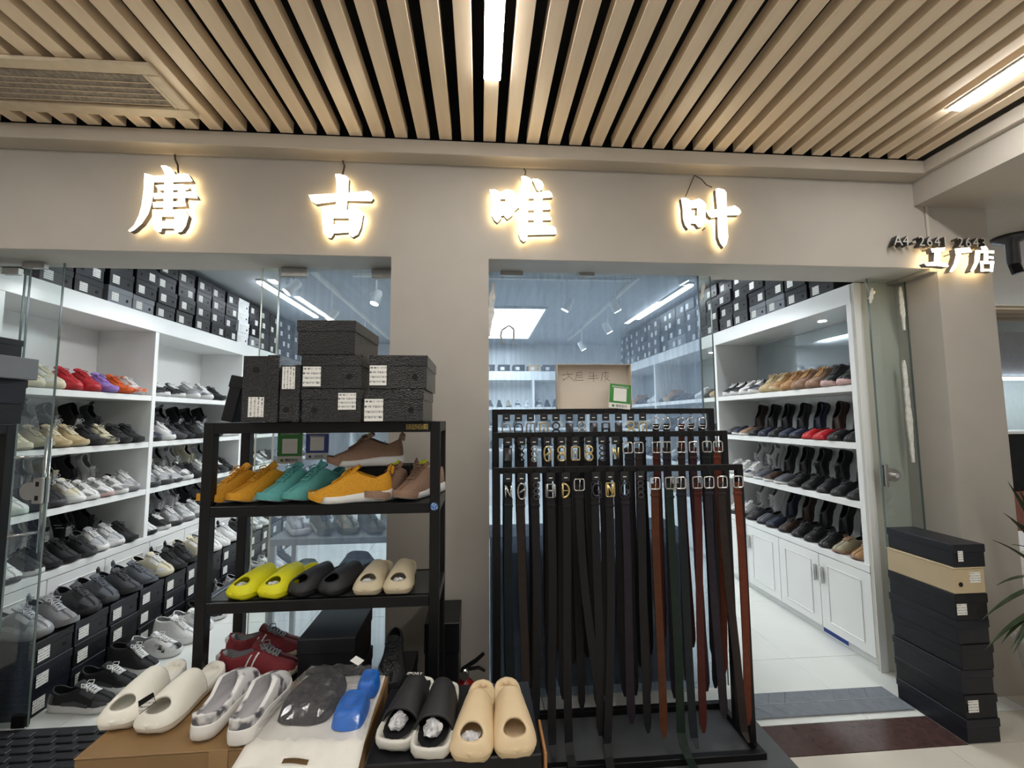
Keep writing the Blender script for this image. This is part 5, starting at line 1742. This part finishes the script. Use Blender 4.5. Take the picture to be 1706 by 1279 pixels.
def buckle(kind, m, parent, z):
    """buckle centred at local (0,-.008,z)"""
    y = -.010
    b = MB()
    loop = lambda w_, h_, dz=0, e=5, r=.0036: b.tube([(x, y, z + dz + zz) for x, zz in ring_pts(w_, h_, 20, e)], r, 6, close=True)
    bar = lambda p, q, r=.004: b.tube([(p[0], y, z + p[1]), (q[0], y, z + q[1])], r, 6)
    if kind == 'pin':
        loop(.046, .052, 0, 6)
        bar((0, -.026), (.004, .024), .0025)
    elif kind == 'open':
        loop(.040, .058, 0, 3.2)
        bar((-.018, -.012), (.018, -.012), .003)
    elif kind == 'eight':
        loop(.036, .034, .018, 2, .0048); loop(.036, .034, -.018, 2, .0048)
    elif kind == 'd':
        bar((-.015, -.032), (-.015, .032), .005)
        b.tube([(-.015 + .030 * math.sin(PI * i / 10), y, z + .032 * math.cos(PI * i / 10)) for i in range(11)], .005, 6)
        bar((-.015, 0), (.012, 0), .003)
    elif kind == 'n':
        loop(.040, .062, 0, 8, .003)
        bar((-.012, -.024), (-.012, .024), .0045); bar((.012, -.024), (.012, .024), .0045); bar((-.012, .024), (.012, -.024), .0045)
    elif kind == 'slash':
        bar((-.012, -.028), (-.012, .028), .0045); bar((.012, -.028), (.014, .028), .0045); bar((-.012, .028), (.012, -.028), .0045)
    elif kind == 'frame':
        loop(.040, .064, 0, 8, .0042)
        bar((0, -.018), (0, .012), .004); bar((-.003, .020), (.003, .020), .004)
    elif kind == 'h':
        bar((-.016, -.030), (-.016, .030), .005); bar((.016, -.030), (.016, .030), .005); bar((-.016, 0), (.016, 0), .005)
        loop(.044, .060, 0, 8, .0022)
    elif kind == 'cross':
        bar((-.012, -.032), (.012, .0)); bar((.012, .0), (-.012, .032)); bar((.014, -.032), (-.010, 0)); bar((-.010, 0), (.014, .032))
    elif kind == 'links':
        for dz in (-.026, 0, .026):
            loop(.026, .022, dz, 2, .0036)
    elif kind == 'gee':
        b.tube([(.018 * math.cos(R(40) + R(300) * i / 14), y, z + .028 * math.sin(R(40) + R(300) * i / 14)) for i in range(15)], .0045, 6)
        bar((.002, -.003), (.018, -.003)); bar((.017, -.003), (.017, -.02))
        loop(.046, .072, 0, 6, .002)
    elif kind == 'ess':
        loop(.034, .070, 0, 2.4, .0046); bar((-.014, -.010), (.014, .010), .0045)
    elif kind == 'plate':
        b.cbox(-.020, .020, y - .003, y + .003, z - .032, z + .032, .003)
    return b.obj('buckle', m, parent, smooth=True)


def belt(x, ztop, Y, length, col, kind, bm, label, group, tagc=True, wid=.034, sway=(0, 0), curl=0):
    t = thing('belt', label, 'belt', (x, Y, ztop), group=group)
    m = BELTM[col]
    zb = -.070 if tagc else -.045
    # hook and card
    MB().tube([(0, .016, -.008), (0, .012, .006), (0, -.004, .006), (0, -.007, -.02)], .0022, 6).obj('hook', BLK, t)
    if tagc:
        MB().cbox(-.019, .019, -.0125, -.0105, -.048, -.008, .001).obj('hang_card', TAGM, t)
        MB().box(-.008, .008, -.0131, -.0126, -.034, -.030).obj('card_print', PAPER, t)
    kz = zb - .020
    buckle(kind, bm, t, kz)
    top = kz - (.030 if tagc else .018)
    n = 30
    Pf, Pb = [], []
    zf = .040 - ztop          # belts that are long enough lie down over the base bar
    cy, cz, ang = -.004, top, 0.0
    for i in range(n + 1):
        a = i / n
        if i:
            st_ = length / n
            tgt = 0.0
            if cz < zf + .10:
                tgt = min(PI / 2, (zf + .10 - cz) / .10 * PI / 2)
            ang = max(ang, tgt)
            cz = max(zf, cz - st_ * math.cos(ang))
            cy -= st_ * math.sin(ang)
        z = cz
        xx = sway[0] * a ** 1.6 + .004 * math.sin(5 * a + x * 20)
        yy = cy + sway[1] * a ** 2 + .004 * math.sin(4 * a + x * 13)
        w_ = wid * (1 if i < n else .35)
        if i == n - 1: w_ *= .92
        tw = .10 * math.sin(3 * a + x * 31) * math.cos(ang)
        ny, nz = math.cos(ang) * .002, math.sin(ang) * .002
        Pf.append([(xx - w_ / 2, yy - ny - tw * w_ / 2, z + nz), (xx + w_ / 2, yy - ny + tw * w_ / 2, z + nz)])
        Pb.append([(xx - w_ / 2, yy + ny - tw * w_ / 2, z - nz), (xx + w_ / 2, yy + ny + tw * w_ / 2, z - nz)])
    b = MB()
    b.grid(Pf); b.grid(Pb, flip=True)
    for i in range(n):
        b.add([Pf[i][0], Pf[i + 1][0], Pb[i + 1][0], Pb[i][0]], [(3, 2, 1, 0)])
        b.add([Pf[i][1], Pf[i + 1][1], Pb[i + 1][1], Pb[i][1]], [(0, 1, 2, 3)])
    b.add([Pf[0][0], Pf[0][1], Pb[0][1], Pb[0][0]], [(0, 1, 2, 3)])
    b.add([Pf[n][0], Pf[n][1], Pb[n][1], Pb[n][0]], [(3, 2, 1, 0)])
    b.obj('strap', m, t, smooth=False)
    for i in (1,):
        MB().cbox(Pf[i][0][0] - .002, Pf[i][1][0] + .002, Pf[i][0][1] - .004, Pb[i][0][1] + .003, Pf[i][0][2] - .006, Pf[i][0][2] + .006, .0015).obj('keeper_loop', m, t)
    if not tagc:
        MB().cbox(-wid / 2, wid / 2, -.008, .000, top - .006, top + .016, .002).obj('buckle_fold', m, t)
    return t


FRONT = [(846, 'ink', 'slash', CHROME, 1, 1.02), (868, 'umber', 'ess', STEEL, 1, 1.0), (892, 'black', 'links', GUN, 1, .98), (916, 'black', 'h', STEEL, 1, 1.06), (941, 'black', 'd', GOLD, 1, 1.02), (963, 'black', 'pin', CHROME, 0, 1.10), (991, 'black', 'gee', GUN, 1, 1.0), (1014, 'black', 'n', GOLD, 1, 1.04),
         (1038, 'plum', 'gee', GUN, 1, .98), (1064, 'black', 'links', GUN, 1, 1.02), (1088, 'chestnut', 'pin', CHROME, 0, 1.06), (1113, 'green', 'pin', STEEL, 0, 1.08), (1130, 'ink', 'pin', CHROME, 0, 1.10), (1158, 'oxblood', 'pin', STEEL, 0, 1.06), (1177, 'plum', 'pin', CHROME, 0, 1.0), (1199, 'umber', 'pin', CHROME, 0, 1.10), (1225, 'rust', 'pin', CHROME, 0, 1.05)]
MIDR = [(846, 'ink', 'plate', GUN, 1), (868, 'black', 'cross', GUN, 1), (889, 'umber', 'links', STEEL, 1), (911, 'black', 'ess', GOLD, 1), (934, 'black', 'eight', GOLD, 1), (957, 'black', 'frame', GOLD, 1), (979, 'black', 'eight', GOLD, 1), (1001, 'black', 'links', GUN, 1), (1023, 'black', 'slash', GOLD, 1), (1043, 'black', 'pin', CHROME, 0), (1061, 'umber', 'pin', CHROME, 0),
        (1091, 'oxblood', 'pin', CHROME, 0), (1107, 'plum', 'pin', STEEL, 0), (1131, 'umber', 'pin', CHROME, 0), (1152, 'grape', 'pin', CHROME, 0), (1174, 'black', 'pin', STEEL, 0), (1192, 'rust', 'pin', CHROME, 0)]
BACKR = [(843, 'black', 'open', STEEL, 1), (863, 'black', 'open', GUN, 1), (883, 'black', 'frame', STEEL, 1), (905, 'black', 'frame', GOLD, 1), (925, 'black', 'eight', GUN, 1), (947, 'umber', 'plate', GUN, 1), (967, 'black', 'eight', STEEL, 1), (987, 'black', 'plate', GUN, 1), (1007, 'plum', 'h', GUN, 1), (1028, 'ink', 'plate', GUN, 1), (1048, 'black', 'eight', GOLD, 1), (1068, 'black', 'frame', GOLD, 1),
         (1090, 'black', 'open', CHROME, 0), (1107, 'ink', 'open', CHROME, 0), (1132, 'oxblood', 'open', CHROME, 0), (1148, 'umber', 'open', CHROME, 0), (1167, 'black', 'open', CHROME, 0)]
CN = dict(black='black', ink='blue-black', umber='dark umber', plum='plum-black', rust='rust-brown', oxblood='oxblood', chestnut='chestnut', green='green-black', grape='grape-brown')
MN = {GOLD.name: 'gold', CHROME.name: 'chrome', STEEL.name: 'steel', GUN.name: 'gunmetal'}
KN = dict(slash='slanted-stroke', ess='oval', links='ring-link', h='H-shaped', d='D-shaped', pin='square pin', gee='hooked', n='framed N', plate='plain plate', cross='crossed', eight='double-ring', frame='openwork', open='open loop')
for rowname, lst, Y, z, L0 in (('front', FRONT, YF_, 1.275, None), ('middle', MIDR, YM_, 1.432, 1.12), ('back', BACKR, YK_, 1.548, 1.12)):
    for i, e in enumerate(lst):
        px, c, kd, bm, tg_ = e[:5]
        x = at(px, 800 if rowname == 'front' else 740 if rowname == 'middle' else 700, Y).x
        L_ = e[5] + .02 if len(e) > 5 else L0 + random.uniform(-.05, .05)
        if rowname == 'front' and i in (4, 7, 11, 15):
            L_ = (1.25, 1.30, 1.34, 1.12)[(4, 7, 11, 15).index(i)]
        sw = (random.uniform(-.015, .015), random.uniform(-.03, .01))
        if rowname == 'front':
            if i == 5: sw = (.10, -.02)
            if i == 7: sw = (-.07, -.05)
            if i == 15: sw = (.045, -.01)
            if i == 13: sw = (-.02, 0)
        belt(x, z - .014, Y - .012, L_, c, kd, bm, f'{CN[c]} belt with {MN[bm.name]} {KN[kd]} buckle, {NTH[i]} from the pier, {rowname} rail', f'belts on the {rowname} rail', bool(tg_), sway=sw, curl=0,
             wid=.036 if rowname == 'front' else .034)

# cardboard lid sign standing on the belt rack
t = thing('cardboard_sign', 'open grey box lid with handwritten characters standing on the belt rack', 'sign', (0, 0, 0))
Ys = 2.205
CB = mat('lid_grey', (.60, .53, .45), .7, var=.05, nscale=6)
a, c = at(936, 611, Ys), at(1046, 681, Ys)
x0, x1, z0, z1 = .405, .805, 1.5485, 1.785
MB().cbox(x0, x1, Ys + .05, Ys + .054, z0, z1, .001).obj('back_panel', CB, t)
for (A, B, C_, D_) in ((x0, x1, z1 - .003, z1), (x0, x1, z0, z0 + .003), (x0, x0 + .003, z0 + .003, z1 - .003), (x1 - .003, x1, z0 + .003, z1 - .003)):
    MB().cbox(A, B, Ys - .005, Ys + .05, C_, D_, .001).obj('rim', CB, t)
INK = mat('marker_ink', (.07, .065, .06), .7)
HAND = [[(552, 790), (625, 785)], [(588, 768), (600, 800), (560, 830)], [(600, 800), (640, 832)], [(555, 815), (575, 822)],
        [(655, 775), (690, 770), (690, 790), (655, 795)], [(655, 775), (645, 830)], [(650, 828), (700, 825)], [(660, 808), (695, 806)],
        [(740, 785), (750, 770)], [(735, 800), (795, 795)], [(730, 815), (800, 812)], [(765, 770), (768, 835)],
        [(830, 775), (870, 772), (862, 790)], [(828, 778), (820, 830)], [(835, 800), (872, 798), (840, 832)], [(842, 805), (880, 832)], [(850, 765), (850, 800)]]
for st in HAND:
    q = [at(800 + x / 4.062, 430 + y / 4.062, Ys + .0495) for x, y in st]
    MB().tube(q, .0011, 4).obj('pen_stroke', INK, t)
t = card(1013, 1050, 640, 681, Ys - .012, GREEN, 'green payment card leaning in the cardboard lid', '推荐使用微信支付', '微信支付')
t.rotation_euler = (R(-6), R(6), 0)
t.location.z = 1.5485

# dark boxes filling the foot of the window behind the belts
for i, (x, h_) in enumerate(((.24, .78), (.62, .72), (1.0, .80))):
    t = thing('storage_box', f'matt black storage box behind the belts, {NTH[i]} from the pier', 'box', (x, 2.62, 0), group='storage boxes behind the belts')
    MB().cbox(-.18, .18, -.14, .14, 0, h_, .004).obj('body', BLKM, t)
    MB().cbox(-.184, .184, -.144, .144, h_, h_ + .05, .004).obj('lid', BLKM, t)

# ------------------------------------------------------------------ fire extinguisher
t = thing('fire_extinguisher', 'small red fire extinguisher with black handle by the pier foot', 'fire extinguisher', (-.068, 2.05, 0))
REDP = mat('red_paint', (.28, .010, .010), .25, var=.05)
MB().lathe([(.050, .002), (.055, .012), (.055, .26), (.050, .285), (.034, .308), (.018, .318), (.017, .335)], 24).obj('cylinder', REDP, t, smooth=True)
MB().lathe([(.019, .330), (.019, .362), (.012, .368)], 14).obj('valve', CHROME, t)
MB().tube([(-.012, 0, .362), (.05, -.004, .400), (.085, -.006, .430)], [.010, .010, .008], 8).obj('lever', BLK, t)
MB().tube([(-.01, 0, .358), (.06, -.003, .368), (.09, -.004, .352)], [.008, .008, .006], 8).obj('carry_handle', BLK, t)
MB().tube([(-.004, -.022, .348), (-.004, -.034, .348)], .018, 14).obj('gauge', STEEL, t)
MB().tube([(.0, .02, .35), (-.06, .03, .33), (-.072, .02, .20), (-.066, .0, .08)], .008, 8).obj('hose', BLK, t, smooth=True)

# ------------------------------------------------------------------ box stack by the column
ST = [(.0, .106, BOXNVY, None, 'black shoe box, lowest of the stack by the column'), (.106, .105, BOXBLK, (-.045, .052, .55, .50), 'black shoe box with printed sticker low in the stack by the column'), (.211, .110, BOXNVY, None, 'dark shoe box third from the floor in the stack by the column'),
      (.321, .114, BOXBLK, None, 'black shoe box fourth from the floor in the stack by the column'), (.435, .110, BOXNVY, None, 'dark shoe box right under the glossy one in the stack by the column'), (.545, .119, BOXBLK, (-.052, .050, .42, .42), 'glossy black shoe box with sticker under the tan box by the column'),
      (.664, .118, KRAFTL, (.03, .055, .62, .40), 'tan kraft shoe box with a finger hole in the stack by the column'), (.782, .106, BOXNVY, (-.050, .026, .50, .46), 'black shoe box crowning the stack by the column')]
for i, (z, h_, m, lb, lab) in enumerate(ST):
    dx = (0, .002, -.004, .004, -.002, -.008, -.006, .012)[i]
    shoebox((2.228 + .083 + dx, 1.908 + (0, .002, .004, .0, .003, -.004, -.002, .004)[i], z), R((0, 1, -1, 0, 1, -1, 0, 0)[i]) * .4, lab, 'box stack by the column', w=.166 if i else .17, h=h_ - .0006, l=.335, mb=m, lab=lb, hole=(i in (5, 6)), lidh=.35 if i not in (6,) else .02)

# ------------------------------------------------------------------ potted plant
pl = thing('potted_plant', 'spiky dark green dracaena in a pale pot beside the column', 'plant', (2.77, 1.92, 0))
MB().lathe([(.085, .0), (.10, .01), (.150, .38), (.165, .40), (.165, .425), (.150, .425), (.138, .37)], 28).obj('pot', mat('pot_pale', (.50, .46, .42), .5, var=.08), pl, smooth=True)
MB().lathe([(.139, .368), (.10, .374), (.02, .378)], 20).obj('soil', mat('soil', (.03, .022, .016), .9, bump=.4), pl)
MB().tube([(0, 0, .36), (.01, 0, .55), (.0, -.01, .86)], [.020, .017, .014], 10).obj('stem', mat('stem_brown', (.10, .075, .05), .8), pl, smooth=True)
LEAFM = mat('leaf_dark', (.030, .050, .022), .4, var=.35, nscale=14)
rnd = random.Random(9)
for i in range(96):
    az = i * 2.39996 + rnd.uniform(-.2, .2)
    el = R(rnd.uniform(-10, 82))
    ln = rnd.uniform(.34, .54)
    bz = .64 + .22 * (el / R(80)) + rnd.uniform(-.06, .06)
    d = Vector((math.cos(az), math.sin(az), 0))
    if d.y > .1:
        d.y = -d.y
    sd = Vector((-d.y, d.x, 0))
    P, Q = [], []
    n = 7
    for k in range(n + 1):
        a = k / n
        r_ = ln * a * math.cos(el) + .006
        z = bz + ln * a * math.sin(el) - .14 * a * a * math.cos(el)
        wv = .0125 * (math.sin(PI * min(1, a * .95 + .12)) ** .7) * (1 if k < n else .05)
        c = d * r_ + Vector((0, 0, z))
        P.append([c - sd * wv, c + Vector((0, 0, -.003 * (k < n))), c + sd * wv])
        Q.append([v + Vector((0, 0, -.0012)) for v in P[-1]])
    b = MB()
    b.grid(P, flip=True); b.grid(Q)
    b.obj('leaf', LEAFM, pl, smooth=True)

# ------------------------------------------------------------------ neighbouring walk and shop seen past the column
nb = struct(MB().box(3.9, 9.0, 6.0, 6.2, 0, 3.3).obj('wall_neighbour', mat('neighbour_wall', (.62, .72, .74), .6, var=.04)))
bulk = struct(MB().box(3.9, 9.0, 5.3, 5.9, 2.05, 2.65).obj('trim_3', mat('bulkhead_grey', (.16, .17, .19), .6, var=.06)))
tag(MB().cbox(3.9, 9.0, 5.26, 5.30, 1.98, 2.02, .003).obj('light_bar', mat_emit('bar_light', (.85, .95, 1.0), 14.0)), 'thin bright light bar under the neighbouring shop bulkhead', 'lamp')
struct(MB().box(2.9, 9.0, 4.2, 9.0, 3.2, 3.3).obj('ceiling_neighbour', DARKV))
for i in range(9):
    struct(MB().box(2.95, 9.0, 4.3 + i * .24, 4.42 + i * .24, 2.98, 3.04).obj('trim_4', MATS['slat']))
t = thing('linear_lamp', 'white linear lamp in the ceiling of the neighbouring walk', 'ceiling lamp', (4.6, 4.7, 2.95))
MB().cbox(-1.2, 1.2, -.04, .04, .006, .03, .002).obj('housing', LAMPH, t)
MB().cbox(-1.19, 1.19, -.036, .036, -.004, .006, .002).obj('diffuser', LAMPM, t)
t = thing('ceiling_fixture', 'dark round ceiling camera housing near the column', 'camera', (3.62, 2.55, 2.715))
MB().lathe([(.02, -.20), (.035, -.19), (.035, -.05), (.09, -.03), (.10, 0)], 18).obj('housing', GUN, t, smooth=True)
MB().tube([(.0, 0, -.19), (.01, -.01, -.26)], .03, 10).obj('lens_head', BLK, t)
t = thing('counter', 'dark counter with wooden foot in the neighbouring shop', 'counter', (5.1, 5.4, 0))
MB().cbox(-1.0, 3, -.2, .3, .5, 1.25, .004).obj('body', BLKM, t)
MB().cbox(-1.0, 3, -.22, .3, 1.25, 1.29, .004).obj('top', SHELFW, t)
MB().cbox(-1.0, 3, -.25, .3, 0, .5, .004).obj('foot', mat('red_wood', (.20, .055, .03), .5, var=.2), t)
for i in range(6):
    b = MB()
    P = []
    for k in range(6):
        a = k / 5
        row = []
        for j in range(12):
            th = 2 * PI * j / 12
            row.append(((.05 + .03 * (1 - a)) * math.cos(th) * (1 + .12 * math.sin(3 * th + i)), .035 * math.sin(th) * (1 - .5 * a), .20 * a))
        row.append(row[0])
        P.append(row)
    b.grid(P, flip=True)
    tag(b.obj('paper_bag', BOXWHT, None, (4.25 + i * .17, 5.33, 1.29), smooth=True), f'white pouch on the neighbouring counter, {NTH[i]} from the column', 'bag', 'white pouches on the counter')
pl2 = thing('potted_plant', 'small green plant on the neighbouring counter behind the pouches', 'plant', (4.45, 5.55, 1.29))
MB().lathe([(.05, 0), (.07, .12), (.06, .12)], 14).obj('pot', BOXWHT, pl2)
for i in range(22):
    az = i * 2.4; el = R(25 + (i * 37) % 55); ln = .22
    d = Vector((math.cos(az), math.sin(az), 0)); sd = Vector((-d.y, d.x, 0))
    P = [[d * (ln * a * math.cos(el)) + Vector((0, 0, .12 + ln * a * math.sin(el) - .06 * a * a)) + sd * s_ * .016 * math.sin(PI * min(1, a + .1)) for s_ in (-1, 0, 1)] for a in (0, .25, .5, .75, 1)]
    b = MB(); b.grid(P, flip=True); b.grid([[v + Vector((0, 0, -.001)) for v in r_] for r_ in P])
    b.obj('leaf', mat('leaf_green', (.06, .16, .03), .5, var=.3), pl2)
